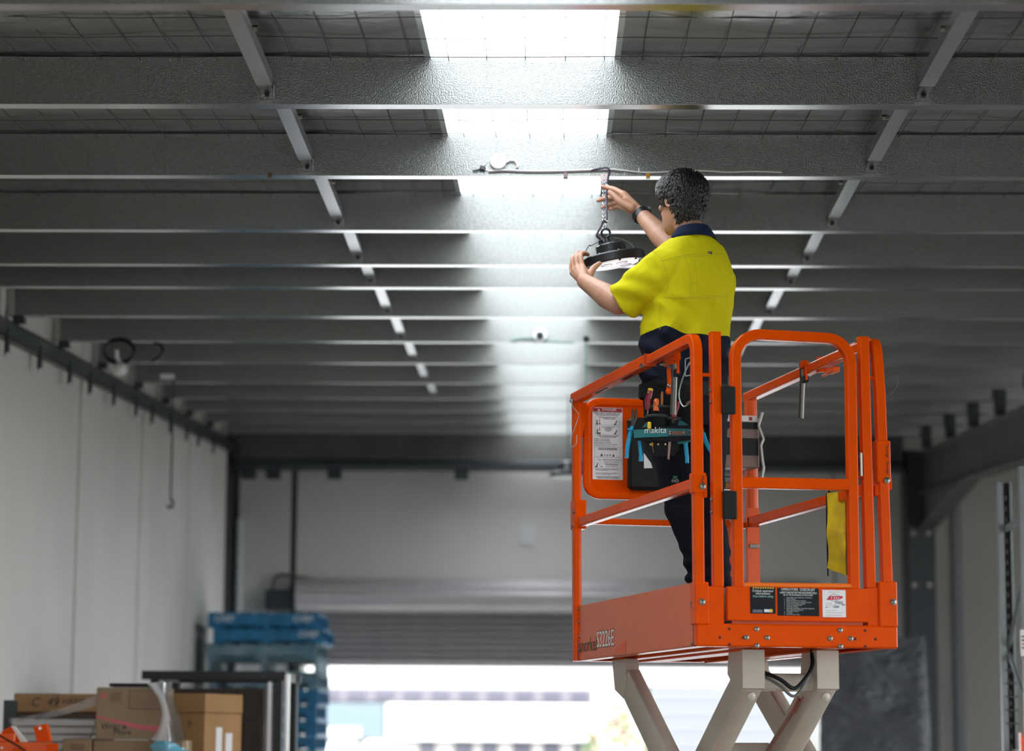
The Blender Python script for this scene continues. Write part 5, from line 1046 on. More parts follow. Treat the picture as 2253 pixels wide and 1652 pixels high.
for s in (-1, 1):
    limb(body, [hp(.100, .011*s, -.028), hp(.092, .016*s, -.030)], [.008, .007], 8)
    limb(body, [hp(.088, .012*s, .034), hp(.080, .034*s, .036), hp(.060, .052*s, .030)], [.009, .009, .007], 10)      # brow
    limb(body, [hp(.076, .042*s, -.012), hp(.055, .058*s, -.015)], [.016, .014], 10)                                   # cheekbone
    # ear
    R = [hp(-.004-.010*math.cos(a), .076*s+.004*s, -.004+.030*math.sin(a)) for a in np.linspace(0, 2*math.pi, 13)]
    body.tube([hp(-.006+.004*math.sin(a)-.013*math.cos(a), (.081+.006*(1-math.cos(a))*.5)*s, -.002+.030*math.sin(a)) for a in np.linspace(0, 2*math.pi, 17)], .0052, 8, False)
    limb(body, [hp(.004, .074*s, .018), hp(-.006, .078*s, .0), hp(.002, .076*s, -.026)], [.008, .009, .008], 10)
limb(body, [hp(.098, .020, -.062), hp(.104, 0, -.060), hp(.098, -.020, -.062)], [.005, .007, .005], 10); limb(body, [hp(.094, .018, -.074), hp(.100, 0, -.075), hp(.094, -.018, -.074)], [.005, .008, .005], 10)
limb(body, [hp(.076, .014, -.112), hp(.080, 0, -.113), hp(.076, -.014, -.112)], [.012, .014, .012], 10)
# neck and trunk
def tc(x, y, d=0.): return at(x, y, TY+d)
limb(body, [tc(1526, 545), tc(1519, 512, .01), HC+HF*-.01-HU*.05], [.066, .060, .056], 24)
TR = [(1524, 512, .055, .05), (1524, 524, .085, .065), (1523, 540, .130, .085), (1520, 556, .155, .105), (1519, 577, .175, .122), (1521, 610, .188, .133), (1518, 650, .186, .135), (1511, 695, .187, .133), (1507, 740, .185, .130), (1507, 790, .182, .128), (1508, 840, .176, .126), (1509, 880, .176, .130), (1509, 915, .168, .125)]
body.rings([oval(tc(x, y), a-.016, b-.016, TL, TF, 32) for x, y, a, b in TR])
# legs (in the trousers)
LG = {'l': [tc(1476, 880, -.02), tc(1486, 985, -.03), tc(1506, 1108, -.05), tc(1526, 1185, -.02), tc(1541, 1262, .0), tc(1541, 1330, .0)], 'r': [tc(1545, 880, .07), tc(1549, 985, .04), tc(1551, 1108, .0), tc(1566, 1190, -.04), tc(1580, 1272, -.06), tc(1580, 1332, -.06)]}
for k in 'lr': limb(body, LG[k], [.084, .078, .062, .054, .040, .036], 18)
# arms: shoulder, elbow, wrist
def seg_arm(S, E, W, big=1.):
    limb(body, [S*.85+E*.15, S*.5+E*.5, E], [.046*big, .050*big, .046*big], 20)
    m = E*.68+W*.32; limb(body, [E, m, E*.35+W*.65, W], [.047*big, .0515*big, .041*big, .0325*big], 20)
LS, LE, LWr = at(1462, 592, 9.92), at(1361, 668, 10.07), at(1286, 619, 10.27)
RS, RE, RWr = at(1578, 598, 10.14), at(1480, 545, 10.27), at(1408, 469, 10.47)
seg_arm(LS, LE, LWr, 1.05); seg_arm(RS, RE, RWr)
def hand(W, palm, fingers, thumb, rp=.0165):
    for a, b, r in palm: limb(body, [a, b], r, 14)
    for f in fingers: limb(body, f[0], f[1], 12, 5)
    limb(body, thumb[0], thumb[1], 12, 5)
FR = [.0138, .0122, .0112, .0100]
# left hand: knuckles outside the rim, finger tips over its top, thumb under the lens
p = lambda x, y, d: at(x, y, 10.50+d)
mI, mM, mR, mL = p(1281, 588, -.155), p(1272, 590, -.14), p(1265, 594, -.125), p(1260, 600, -.11)
fing = [([mI, p(1277, 562, -.125), p(1285, 556.5, -.095), p(1293, 560, -.075)], FR), ([mM, p(1267, 564, -.105), p(1275, 556.5, -.07), p(1284, 560, -.045)], FR), ([mR, p(1260, 570, -.085), p(1268, 562, -.05), p(1277, 564, -.025)], [.0132, .0115, .0105, .0095]), ([mL, p(1257, 583, -.07), p(1263, 574, -.045), p(1270, 573, -.02)], [.0125, .0105, .0095, .0085])]
tb = ([p(1291, 616, -.19), p(1299, 601, -.175), p(1307, 589, -.155), p(1319, 579.5, -.135)], [.022, .0165, .0145, .011])
hand(LWr, [(LWr, mI, [.026, .017]), (LWr, mM, [.027, .018]), (LWr, mR, [.026, .017]), (LWr, mL, [.025, .015]), (p(1290, 615, -.19), p(1283, 596, -.16), [.021, .017])], fing, tb)
# right hand: thumb this side of the chain, fingers beyond it
p = at
wI, wM, wR, wL = p(1372, 427, 10.505), p(1367, 434, 10.53), p(1364, 444, 10.55), p(1366, 454, 10.555)
fing = [([wI, p(1352, 416.5, 10.55), p(1338, 413, 10.575), p(1325, 410.5, 10.58)], FR), ([wM, p(1346, 434, 10.585), p(1330, 436.5, 10.60), p(1316, 441, 10.60)], FR), ([wR, p(1350, 447, 10.60), p(1337, 452, 10.61), p(1325.5, 456.5, 10.605)], [.0130, .0115, .0105, .0095]), ([wL, p(1355, 456, 10.60), p(1349, 459, 10.615), p(1343, 460, 10.61)], [.0115, .0105, .0095, .0085])]
tb = ([p(1390, 458, 10.46), p(1368, 446, 10.465), p(1354, 433, 10.475), p(1342, 423, 10.487)], [.022, .0175, .015, .012])
hand(RWr, [(RWr, wI, [.026, .017]), (RWr, wM, [.027, .018]), (RWr, wR, [.026, .017]), (RWr, wL, [.024, .0155]), (RWr, p(1372, 443, 10.475), [.023, .017])], fing, tb)
me = remeshed(body, .0042, 2); co = coords(me); co -= ro; setco(me, co); link('body', me, skin, man)
# eyes, nails
for s in (-1, 1):
    e = pbuild(MB().lathe([(0, -.011), (.008, -.008), (.0115, 0), (.008, .008), (.0, .011)], hp(.068, .031*s, .012), HF, 16), 'eye', mat('eye_white', (.75, .72, .70), .2)); pbuild(MB().lathe([(0, .0085), (.005, .0102), (.0, .0122)], hp(.068, .031*s, .012), HF, 12), 'iris', mat('iris_brown', (.05, .025, .012), .2), 60, e).location = -np.array((0, 0, 0))
# --- hair: cap and locks
def hair_low(q):                                          # lower edge of the hair by angle from the front (0..pi)
    return float(np.interp(abs(q), [0, .7, 1.0, 1.25, 1.42, 1.55, 1.75, 2.1, 2.6, math.pi], [.062, .054, .032, -.018, -.028, .018, -.045, -.085, -.118, -.124]))
def head_n(pt):
    d = pt-HC; f, l, u = float(np.dot(d, HF)), float(np.dot(d, HL)), float(np.dot(d, HU))
    return nrm(HF*(f/.0098)+HL*(l/.0060)+HU*(max(u-.02, -.02)/.0100))
cap = MB(); R = []; nq = 64
for k in range(27):
    t = k/26; r = []
    for q in np.linspace(-math.pi, math.pi, nq, endpoint=False):
        lo = hair_low(q); h = lo+(.1165-lo)*t; o = .006+.012*min(1, t*2.5)+.004*noise.noise((q*4, h*40, 1))+.006*(1 if abs(q) > 2.2 and h < -.02 else 0)
        pt = head_pt(h, q, 0.); r.append(pt+head_n(pt)*(o if t > 0 else -.003))
    R.append(r)
cap.rings(R)
hair_m = bpy.data.materials.new('hair_salt_and_pepper'); hair_m.use_nodes = True; b = hair_m.node_tree.nodes['Principled BSDF']; b.inputs['Roughness'].default_value = .45
an = hair_m.node_tree.nodes.new('ShaderNodeAttribute'); an.attribute_name = 'grey'; cr = hair_m.node_tree.nodes.new('ShaderNodeValToRGB'); cr.color_ramp.elements[0].color = (.010, .008, .007, 1); cr.color_ramp.elements[1].color = (.42, .38, .35, 1); e_ = cr.color_ramp.elements.new(.45); e_.color = (.050, .042, .036, 1)
hair_m.node_tree.links.new(an.outputs['Fac'], cr.inputs['Fac']); hair_m.node_tree.links.new(cr.outputs['Color'], b.inputs['Base Color'])
vs, fs, gv = list(cap.v), list(cap.f), []
for pt in cap.v:
    d = np.array(pt)-HC; f = float(np.dot(d, HF)); gv.append(max(0, min(.30, .10+2.0*f)))
hr = np.random.default_rng(3)
for _ in range(4200):
    q = hr.uniform(-math.pi, math.pi); t = hr.uniform(0, 1)**.75; lo = hair_low(q)+.008; h = lo+(.114-lo)*t
    b0 = head_pt(h, q, 0.); nn_ = head_n(b0); b0 = b0+nn_*(.008+.010*min(1, t*2.5)+(.006 if abs(q) > 2.2 and h < -.02 else 0)); f = float(np.dot(b0-HC, HF))
    tang = nrm(np.cross(nn_, HU)+HL*.01); flow = -HU*(1.-.9*max(0, t-.55)/.45)+HF*(.35+1.1*t)*(1 if f > -.05 else .15)
    di = nrm(flow-nn_*np.dot(flow, nn_)); di = nrm(di+tang*hr.normal()*.28); Lk = hr.uniform(.022, .045)*(1 if t > .15 else .55); w = hr.uniform(.0018, .0038); rise = .0045+.005*hr.random()
    curl = tang*hr.normal()*.22; n2 = nn_*.5*Lk*Lk/.2
    pts = [b0-nn_*.004, b0+di*Lk*.35+nn_*rise-n2*.1, b0+(di+curl*.4)*Lk*.7+nn_*rise*.8-n2*.9, b0+(di+curl)*Lk-nn_*.002-n2*2.]
    k = len(vs); sd = nrm(np.cross(di, nn_))
    l = float(np.dot(b0-HC, HL)); base = max(0, min(1, .14+4.2*(f+.015)+.8*max(0, l)*(f > -.04))); g = max(0, min(1, hr.normal(base*.8, .10+.16*base)))
    for i, (pp, ww) in enumerate(zip(pts, (w, w, w*.7, 0.0002))):
        vs += [tuple(pp-sd*ww), tuple(pp+nn_*ww*.6), tuple(pp+sd*ww)]; gv += [g]*3
    for i in range(3):
        for j in range(2): fs.append((k+3*i+j, k+3*i+j+1, k+3*i+j+4, k+3*i+j+3))
me = bpy.data.meshes.new('hair'); me.from_pydata([tuple(np.asarray(p_)-ro) for p_ in vs], [], fs); at_ = me.attributes.new('grey', 'FLOAT', 'POINT'); at_.data.foreach_set('value', gv); me.polygons.foreach_set('use_smooth', [True]*len(me.polygons)); link('hair', me, hair_m, man)
# --- shirt: trunk and two short sleeves, one continuous cloth surface
sh = MB(); ST = [(1524, 517, .072, .066), (1524, 527, .098, .078), (1522, 541, .135, .092), (1519, 556, .160, .108), (1518, 577, .178, .124), (1519, 605, .189, .135), (1519, 630, .194, .138), (1516, 660, .192, .138), (1511, 695, .193, .137), (1507, 740, .193, .136), (1506, 785, .192, .136), (1507, 812, .189, .134), (1508, 838, .184, .132)]
sh.rings([oval(tc(x, y), a, b, TL, TF, 48, 2.6) for x, y, a, b in ST])
def sleeve(S0, S1, S2, r0, r1, r2, Nflat, fl=1.):
    P = spline([S0, S1, S2], 8); n = len(P); rr = [float(np.interp(i/(n-1), [0, .5, 1], [r0, r1, r2])) for i in range(n)]; d = nrm(P[-1]-P[-2]); N = nrm(Nflat-d*np.dot(Nflat, d)); B = np.cross(d, N); R = []
    for i, c in enumerate(P):
        dd = nrm(P[min(i+1, n-1)]-P[max(0, i-1)]); N_ = nrm(Nflat-dd*np.dot(Nflat, dd)); B_ = np.cross(dd, N_); R.append([c+N_*rr[i]*.82*math.cos(q)+B_*rr[i]*fl*math.sin(q) for q in np.linspace(0, 2*math.pi, 32, endpoint=False)])
    for k, (back, dr_) in enumerate(((.0, .010), (.05, .012), (.07, .03), (.075, r2*.75))): c = P[-1]-d*back; R.append([c+N*(r2-dr_)*.82*math.cos(q)+B*(r2-dr_)*fl*math.sin(q) for q in np.linspace(0, 2*math.pi, 32, endpoint=False)])
    sh.rings(R)
cuffL = at(1374, 664, 10.035)
sleeve(at(1490, 585, 9.97), at(1437, 612, 9.95), cuffL, .096, .093, .084, V(0, 1, 0))
sleeve(at(1572, 598, 10.12), at(1545, 580, 10.19), at(1518, 562, 10.235), .080, .080, .074, V(0, 0, 1))
me = remeshed(sh, .0046, 3); co = coords(me); no = normals(me)
# cloth folds: long soft ridges fanned from the left armpit and across the small of the back, plus a fine crumple
pitp = at(1440, 650, 9.95); d3 = np.zeros(len(co)); U2 = co-pitp; ux2, uz2 = U2@V(1, 0, 0), U2[:, 2]
ang = np.arctan2(-uz2, ux2+1e-6); rad_ = np.hypot(ux2, uz2)
d3 += .0060*np.sin(ang*8+2.5*np.sin(rad_*7))*np.exp(-((rad_-.20)/.12)**2)*np.clip((ux2+.02)/.05, 0, 1)*np.clip((.02-uz2)/.06, 0, 1)
zr = co[:, 2]; zl0 = at(1500, 655, TY)[2]; zl1 = at(1500, 745, TY)[2]
band = np.clip((zl0-zr)/.05, 0, 1)*np.clip((zr-zl1+.06)/.05, 0, 1)
d3 += .0130*band*np.sin(co[:, 0]*46+co[:, 2]*16+1.5*np.sin(co[:, 2]*22))*np.clip(.5+.5*np.sin(co[:, 0]*13+1), 0, 1)
low = np.clip((zl1-zr+.02)/.05, 0, 1); d3 += .0105*low*np.sin(co[:, 2]*52+co[:, 0]*14+2*np.sin(co[:, 0]*15))
arm = np.clip((at(1470, 600, 9.95)[0]-co[:, 0])/.06, 0, 1)*np.clip((zr-at(1400, 720, 10.)[2])/.02, 0, 1)
d3 += .0042*arm*np.sin(co[:, 0]*30+co[:, 2]*48+2*np.sin(co[:, 2]*17))
d3 += np.array([.0050*noise.noise((p_[0]*14, p_[1]*14, p_[2]*10))+.0022*noise.noise((p_[0]*38, p_[1]*38, p_[2]*30)) for p_ in co])
rdg = lambda t: (1-np.abs(np.sin(t)))**1.4
wob = np.array([noise.noise((p_[0]*7, p_[1]*7, p_[2]*5)) for p_ in co]); wob2 = np.array([noise.noise((p_[0]*5+9, p_[1]*5, p_[2]*5)) for p_ in co])
trunk = 1-arm
d3 += .0075*trunk*np.exp(-((zl0-.035-zr)/.035)**2)*rdg(co[:, 0]*48+wob*3)*np.clip(.5+1.2*wob2, 0, 1)
d3 += .0125*trunk*np.clip((zl0-.05-zr)/.08, 0, 1)*rdg(co[:, 0]*15+co[:, 2]*21+wob*2.6)*np.clip(.35+1.6*wob2, 0, 1)
d3 += .0100*trunk*np.clip((zl0-.03-zr)/.06, 0, 1)*rdg(-co[:, 0]*19+co[:, 2]*15+wob*2.2+1.)*np.clip(.3-1.6*wob2, 0, 1)
d3 += .0080*arm*rdg((co[:, 0]*.56-co[:, 2]*.83)*24+wob*2.4)*np.clip(.4+1.5*wob2, 0, 1)+.0075*arm*rdg((co[:, 0]*.83+co[:, 2]*.56)*20+wob*3.)*np.clip(.3-1.6*wob2, 0, 1)
upb = trunk*np.clip((zr-zl0)/.05, 0, 1)*np.clip((at(1500, 560, TY)[2]-zr)/.05, 0, 1)
d3 += .0060*upb*rdg(co[:, 0]*16-co[:, 2]*9+wob*2.4)*np.clip(.2+1.4*wob2, 0, 1)
co = co+no*d3[:, None]; setco(me, co-ro)
# split at the colour change: hi-vis above, navy below
hem = [at(1411, 742, TY), at(1460, 731, TY), at(1503, 746, TY), at(1560, 748, TY), at(1603, 740, TY)]
hx = [p_[0]-ro[0] for p_ in hem]; hz = [p_[2]-ro[2] for p_ in hem]
def cloth_split(me, name, mname, keep_above, m):
    bm = bmesh.new(); bm.from_mesh(me)
    # shear so that the wavy hem line is flat, cut it, shear back
    for v in bm.verts: v.co.z -= float(np.interp(v.co.x, hx, hz))
    bmesh.ops.bisect_plane(bm, geom=bm.verts[:]+bm.edges[:]+bm.faces[:], plane_co=(0, 0, 0), plane_no=(0, 0, 1), clear_inner=keep_above, clear_outer=not keep_above)
    for v in bm.verts: v.co.z += float(np.interp(v.co.x, hx, hz))
    o = bpy.data.meshes.new(name); bm.to_mesh(o); bm.free(); o.polygons.foreach_set('use_smooth', [True]*len(o.polygons)); return link(mname, o, m, man)
bvh = BVHTree.FromPolygons([tuple(v.co) for v in me.vertices], [tuple(p_.vertices) for p_ in me.polygons])
shirt = cloth_split(me, 'shirt', 'shirt', True, yel); tag(shirt, 'bright yellow hi-vis upper of the work shirt')
tag(cloth_split(me, 'shirt_skirt', 'shirt_skirt', False, navy), 'navy lower band of the work shirt')
def on_cloth(px, py, lift_=.0):
    d = ray(px, py); h = bvh.ray_cast(Vector(EYE-ro), Vector(nrm(d)))
    return None if h[0] is None else np.array(h[0])-nrm(d)*lift_
def seam(pix, r=.0014, m=None, name='seam'):
    pts = []
    for (a, b) in zip(pix[:-1], pix[1:]):
        for t in np.linspace(0, 1, 8, endpoint=False):
            q = on_cloth(a[0]+(b[0]-a[0])*t, a[1]+(b[1]-a[1])*t, .0003)
            if q is not None and (not pts or np.linalg.norm(q-pts[-1]) < .06): pts.append(q)
    if len(pts) > 3: o = MB().tube(pts, r, 5).build(name, m or mat('seam_yellow', (.52, .46, .005), .8), shirt, 60)
seam([(1455, 574), (1463, 572), (1485, 565), (1510, 560), (1540, 558), (1575, 559), (1607, 560)]); seam([(1465, 575), (1510, 563.5), (1575, 562.5)], .0010)
seam([(1504, 561), (1515, 585), (1519, 615), (1518, 640), (1515, 654)], .0018); seam([(1526, 560), (1533, 600), (1538, 654)], .0008)
seam([(1458, 653), (1490, 655), (1540, 653.5), (1590, 651), (1606, 650)], .0013); seam([(1460, 656.5), (1540, 657), (1605, 654)], .0010)
seam([(1440, 555), (1453, 566), (1462, 585), (1468, 610), (1470, 630), (1463, 645)], .0016); seam([(1520, 622), (1537, 622)], .0010)
seam([(1345, 651), (1375, 676), (1397, 691)], .0008); seam([(1453, 662), (1450, 700), (1452, 728)], .0010)
q = on_cloth(1562, 556, .001)
lb_ = MB().box(q, (.018, .003, .011), (nrm(V(.93, .28, 0)), nrm(V(-.28, .93, 0)), Z_), .0008).build('neck_label', signk, shirt); text('lettering', 'FXD', .0060, q+V(-.0055, -.0035, -.0025), (.93, .28, 0), (0, 0, 1), inkw, shirt)
# collar
def collar():
    mb = MB(); R = []; nC = tc(1524, 513, .0); top_ = []; bot = []
    for q in np.linspace(-2.75, 2.75, 45):
        cx, sy = -math.cos(q), math.sin(q); d = TF*cx*-1*-1+TL*sy      # q=0 at the back
        f = (1-math.cos(q))/2                                            # 0 at the back, 1 at the front
        zt_, zb_ = .030-.020*f, -.022-.030*f
        a = .070+.004*f; b_ = .094+.012*math.sin(abs(q))
        top_.append(nC+TF*(-math.cos(q))*a*.95+TL*sy*a+V(0, 0, zt_)); bot.append(nC+TF*(-math.cos(q))*b_*.92+TL*sy*b_+V(0, 0, zb_))
    n = len(top_); mid = [t*.45+b_*.55+nrm((b_-nC)*V(1, 1, 0))*.004 for t, b_ in zip(top_, bot)]; inn = [nC+(t-nC)*V(.93, .93, 1)-V(0, 0, .0) for t in top_]; ib = [nC+(t-nC)*V(.90, .90, 1)-V(0, 0, .05) for t in top_]
    rows = [bot, mid, top_, inn, ib]; vs = [p_ for r in rows for p_ in r]; fs = [(k*n+i, k*n+i+1, (k+1)*n+i+1, (k+1)*n+i) for k in range(4) for i in range(n-1)]
    mb.add(vs, fs); o = pbuild(mb, 'collar', mat('navy_collar', (.009, .017, .045), .85, bump=.06, bscale=300, spec=.2), 50, shirt); md = o.modifiers.new('s', 'SOLIDIFY'); md.thickness = .0025; tag(o, 'navy fold-down collar')
collar()
# --- trousers
tr_ = MB(); PT = [(1507.5, 815, .184, .128), (1508, 840, .184, .132), (1509, 880, .186, .138), (1509, 915, .180, .135), (1510, 940, .150, .115)]
tr_.rings([oval(tc(x, y), a, b, TL, TF, 40, 2.6) for x, y, a, b in PT])
limb(tr_, LG['l'][:5], [.100, .096, .083, .064, .050], 24); limb(tr_, LG['r'][:5], [.100, .096, .079, .066, .053], 24)
me = remeshed(tr_, .0055, 2); co = coords(me); no = normals(me); zk = at(1500, 1110, TY)[2]
k1 = np.exp(-((co[:, 2]-zk)/.09)**2); k2 = np.exp(-((co[:, 2]-at(1540, 1240, TY)[2])/.07)**2)
d3 = .0060*k1*np.sin(co[:, 2]*62+co[:, 0]*20)+.0050*k2*np.sin(co[:, 2]*85-co[:, 0]*25)+.003*np.sin(co[:, 0]*32+co[:, 2]*12)
d3 += np.array([.005*noise.noise((p_[0]*13, p_[1]*13, p_[2]*9)) for p_ in co])
rdg = lambda t: (1-np.abs(np.sin(t)))**1.4
wob = np.array([noise.noise((p_[0]*7, p_[1]*7, p_[2]*5)) for p_ in co]); d3 += .010*rdg(co[:, 2]*24+co[:, 0]*9+wob*3)*np.clip(.4+1.5*wob, 0, 1)
setco(me, co+no*d3[:, None]-ro); trs = link('trousers', me, navy2, man)
for k, s in (('l', 1), ('r', 1)):
    c = LG[k][4]; MBc = MB(); R = []
    for z, r in ((.006, .050), (.010, .058), (-.002, .064), (-.016, .062), (-.024, .056), (-.030, .050)): R.append([c+V(0, 0, z-.010)+V(math.cos(q)*r*(1+.06*math.sin(3*q+z*90)), math.sin(q)*r, .004*math.sin(4*q)) for q in np.linspace(0, 2*math.pi, 28, endpoint=False)])
    pbuild(MBc.rings(R), 'trouser_cuff', navy2, 60, trs)
# logo on the thigh
c = at(1486, 1050, TY-.155); lx2 = nrm(V(.96, .2, 0))
zpos = c
pl = bvh
def on_mesh(me_, px, py, lift_):
    bv = BVHTree.FromPolygons([tuple(v.co) for v in me_.vertices], [tuple(p_.vertices) for p_ in me_.polygons]); d = ray(px, py); h = bv.ray_cast(Vector(EYE-ro), Vector(nrm(d))); return None if h[0] is None else (np.array(h[0])-nrm(d)*lift_, np.array(h[1]))
h = on_mesh(me, 1485.5, 1050, .002)
if h:
    q, nn_ = h; nn_ = nn_ if np.dot(nn_, CF) < 0 else -nn_; yx = nrm(np.cross(V(0, 0, 1), nn_)); yx = yx if yx[0] > 0 else -yx; yz = np.cross(nn_, yx); yz = yz if yz[2] > 0 else -yz
    MB().box(q, (.021, .002, .014), (yx, nn_, yz)).build('logo_patch', mat('patch_green', (.0, .13, .055), .6), trs)
    text('lettering', 'FXD', .0165, q+nn_*.005-yz*.024-yx*.014, yx, yz, inkw, trs)
    MB().tube([q+nn_*.0015+yx*-.003+yz*.002, q+nn_*.0015+yx*.003, q+nn_*.0015+yx*-.001-yz*.003], .0007, 5).build('logo_mark', inkw, trs)
seam2 = [(1430, 1005), (1440, 1030), (1449, 1058), (1453, 1078)]
# --- boots
def boot(c, z0):
    d = nrm(TF+TL*.15); s = np.cross(d, Z_); mb = MB(); R = []
    for x, w, h in ((-.085, .020, .05), (-.078, .036, .085), (-.055, .043, .10), (.0, .045, .10), (.05, .044, .085), (.10, .048, .070), (.15, .048, .060), (.19, .040, .048), (.205, .022, .030)): R.append([c*V(1, 1, 0)+V(0, 0, z0+.012)+d*x+s*w*math.copysign(abs(math.cos(q))**.8, math.cos(q))+Z_*(h/2+h/2*math.sin(q)) for q in np.linspace(0, 2*math.pi, 20, endpoint=False)])
    mb.rings(R); limb(mb, [c*V(1, 1, 0)+V(0, 0, z0+.06), c*V(1, 1, 0)+V(0, 0, z0+.175)], [.048, .044], 18)
    o = pbuild(mb, 'boot', mat('boot_tan', (.20, .12, .06), .6, bump=.1, bscale=60)); sl = MB(); out = [c*V(1, 1, 0)+V(0, 0, z0)+d*x+s*w for x, w in ((-.09, .02), (-.08, .04), (0, .046), (.1, .05), (.16, .05), (.2, .035), (.21, 0), (.2, -.035), (.16, -.05), (.1, -.05), (0, -.046), (-.08, -.04), (-.09, -.02))]
    sl.prism(out, (0, 0, .018)); pbuild(sl, 'sole', blackr, None, o)
boot(LG['l'][5], LP[2]+.127); boot(LG['r'][5], LP[2]+.127)
# --- watch
ax = nrm(RWr-RE); wc_ = RWr-ax*.018
w0 = nrm(np.cross(ax, V(0, 1, 0))); w1 = np.cross(ax, w0); R = []
for o_, r in ((-.016, .033), (-.017, .041), (.017, .040), (.016, .032)): R.append([wc_+ax*o_+(w0*math.cos(q)*1.0+w1*math.sin(q)*.85)*r for q in np.linspace(0, 2*math.pi, 32, endpoint=False)])
wt = pbuild(MB().rings(R, False).add([], []), 'watch_strap', blackp, 50)
wf = w0*(1 if w0[2] > 0 else -1); pbuild(MB().box(wc_+wf*.042, (.030, .030, .008), (ax, np.cross(wf, ax), wf), .003), 'watch_case', blackm, None, wt); pbuild(MB().box(wc_+wf*.0465, (.022, .022, .001), (ax, np.cross(wf, ax), wf)), 'watch_glass', mat('watch_glass', (.6, .6, .62), .1), None, wt)
pbuild(MB().box(wc_-wf*.040, (.024, .020, .006), (ax, np.cross(wf, ax), wf), .002), 'watch_buckle', blackp, None, wt)
# --- tool belt and pouch at the left hip
def hipring(y, a, b): return oval(tc(1508, y), a, b, TL, TF, 48, 2.6)
belt = thing('tool_belt', 'black work belt round the hips of the worker under the shirt', 'tool belt', ro)
mb = MB(); mb.rings([hipring(852, .192, .145), hipring(849, .197, .150), hipring(876, .199, .152), hipring(879, .193, .146)], False); mb.build('belt_strap', blackr, belt, 60, off=ro)
# pouch frame: faces the camera's left
PC = at(1462, 985, 9.775); pf = nrm(V(-.18, -1, 0)); pxx = nrm(np.cross(Z_, pf))*1.
if pxx[0] < 0: pxx = -pxx
pouch = thing('tool_pouch', 'black and teal tool pouch hanging at the left hip of the worker', 'tool pouch', PC)
PS = 9.775/FPX
def pw(px, py, d=0.): return pxx*((px-1462)*PS)+Z_*((985-py)*PS)+pf*d       # picture-plane pixel offsets on the pouch face
cordura = mat('pouch_black', (.009, .010, .011), .8, bump=.2, bscale=160, spec=.2); bind = mat('pouch_binding', (.035, .045, .038), .8, spec=.2); teal = mat('pouch_teal', (.006, .150, .165), .65, bump=.1, bscale=120)
def slab(poly, d0, th, name, m, bevel=True): return MB().prism([pw(x, y, d0) for x, y in poly], pf*th).build(name, m, pouch)
slab([(1421, 856), (1432, 842), (1500, 842), (1526, 850), (1530, 1000), (1512, 1004), (1432, 1000), (1412, 960)], -.035, .02, 'back_panel', cordura)
def pocket(x0, x1, y0, y1, d0, dep, name, m=cordura, tb=None):
    R = []
    for k, t in enumerate(np.linspace(0, 1, 5)):
        y = y0+(y1-y0)*t; s = 1-.10*t
        R.append([pw((x0+x1)/2+(x1-x0)/2*s*math.cos(q), y, d0+dep*(.9-.25*t)*max(0, math.sin(q))) for q in np.linspace(math.pi, 0, 14)]+[pw((x0+x1)/2-(x1-x0)/2*s*math.cos(q), y, d0) for q in np.linspace(math.pi, 0, 6)[1:-1]])
    o = MB().rings(R).build(name, m, pouch, 50)
    rim = [pw((x0+x1)/2+(x1-x0)/2*math.cos(q), y0, d0+dep*.9*math.sin(q)) for q in np.linspace(math.pi, 0, 16)]
    MB().tube(rim, .0065, 8).build('pocket_binding', bind, pouch); return o
pocket(1420, 1478, 895, 945, -.015, .06, 'pocket'); pocket(1421, 1472, 917, 945, -.010, .085, 'pocket'); pocket(1466, 1496, 921, 950, -.015, .05, 'pocket')
slab([(1405, 946), (1424, 925), (1500, 925), (1524, 940), (1528, 948), (1398, 952)], -.02, .022, 'teal_wing', teal); slab([(1493, 930), (1526, 942), (1526, 948), (1493, 942)], .0, .01, 'teal_wing', teal)
slab([(1396, 942), (1530, 938), (1530, 948), (1396, 948)], .03, .012, 'edge_tape', cordura)
bandp = slab([(1396, 947), (1474, 945), (1474, 963), (1398, 965)], .034, .014, 'teal_band', teal)
slab([(1474, 945), (1530, 947), (1530, 964), (1474, 963)], .032, .012, 'teal_band', mat('pouch_teal_dark', (.010, .105, .11), .65))
slab([(1475.5, 950), (1480, 950), (1480, 960), (1475.5, 960)], .044, .003, 'leather_tab', mat('tab_brown', (.16, .07, .05), .6)); slab([(1482, 951.5), (1511, 952.5), (1511, 960.5), (1482, 959.5)], .044, .004, 'leather_tab', mat('tab_brown', (0,0,0)))
for x, y in ((1478, 953), (1508.5, 955), (1478, 958)): MB().lathe([(.004, 0), (.004, .002), (.002, .003)], pw(x, y, .048), pf, 10).build('rivet', mat('copper_rivet', (.50, .28, .16), .35, .9), pouch)
MB().tube([pw(1521+4*math.cos(a), 956+5*math.sin(a), .047) for a in np.linspace(0, 6.28, 18)], .0014, 6).build('ring', steelb, pouch)
text('lettering', 'makita', .036, pw(1420, 959, .0487), pxx, Z_, inkw, pouch, shear=.12, width=.95)
slab([(1398, 963), (1530, 962), (1530, 970), (1490, 976), (1404, 970)], .028, .016, 'edge_tape', cordura)
slab([(1418, 968), (1500, 968), (1494, 992), (1482, 1004), (1440, 1004), (1424, 992)], .0, .038, 'lower_pocket', cordura); slab([(1494, 972), (1524, 970), (1512, 978), (1494, 979)], .01, .03, 'teal_wing', teal)
for x in (1434, 1451, 1467): MB().lathe([(.0045, 0), (.0045, .002), (.002, .003)], pw(x, 980, .038), pf, 10).build('rivet', mat('brass_rivet', (.35, .30, .20), .4, .9), pouch)
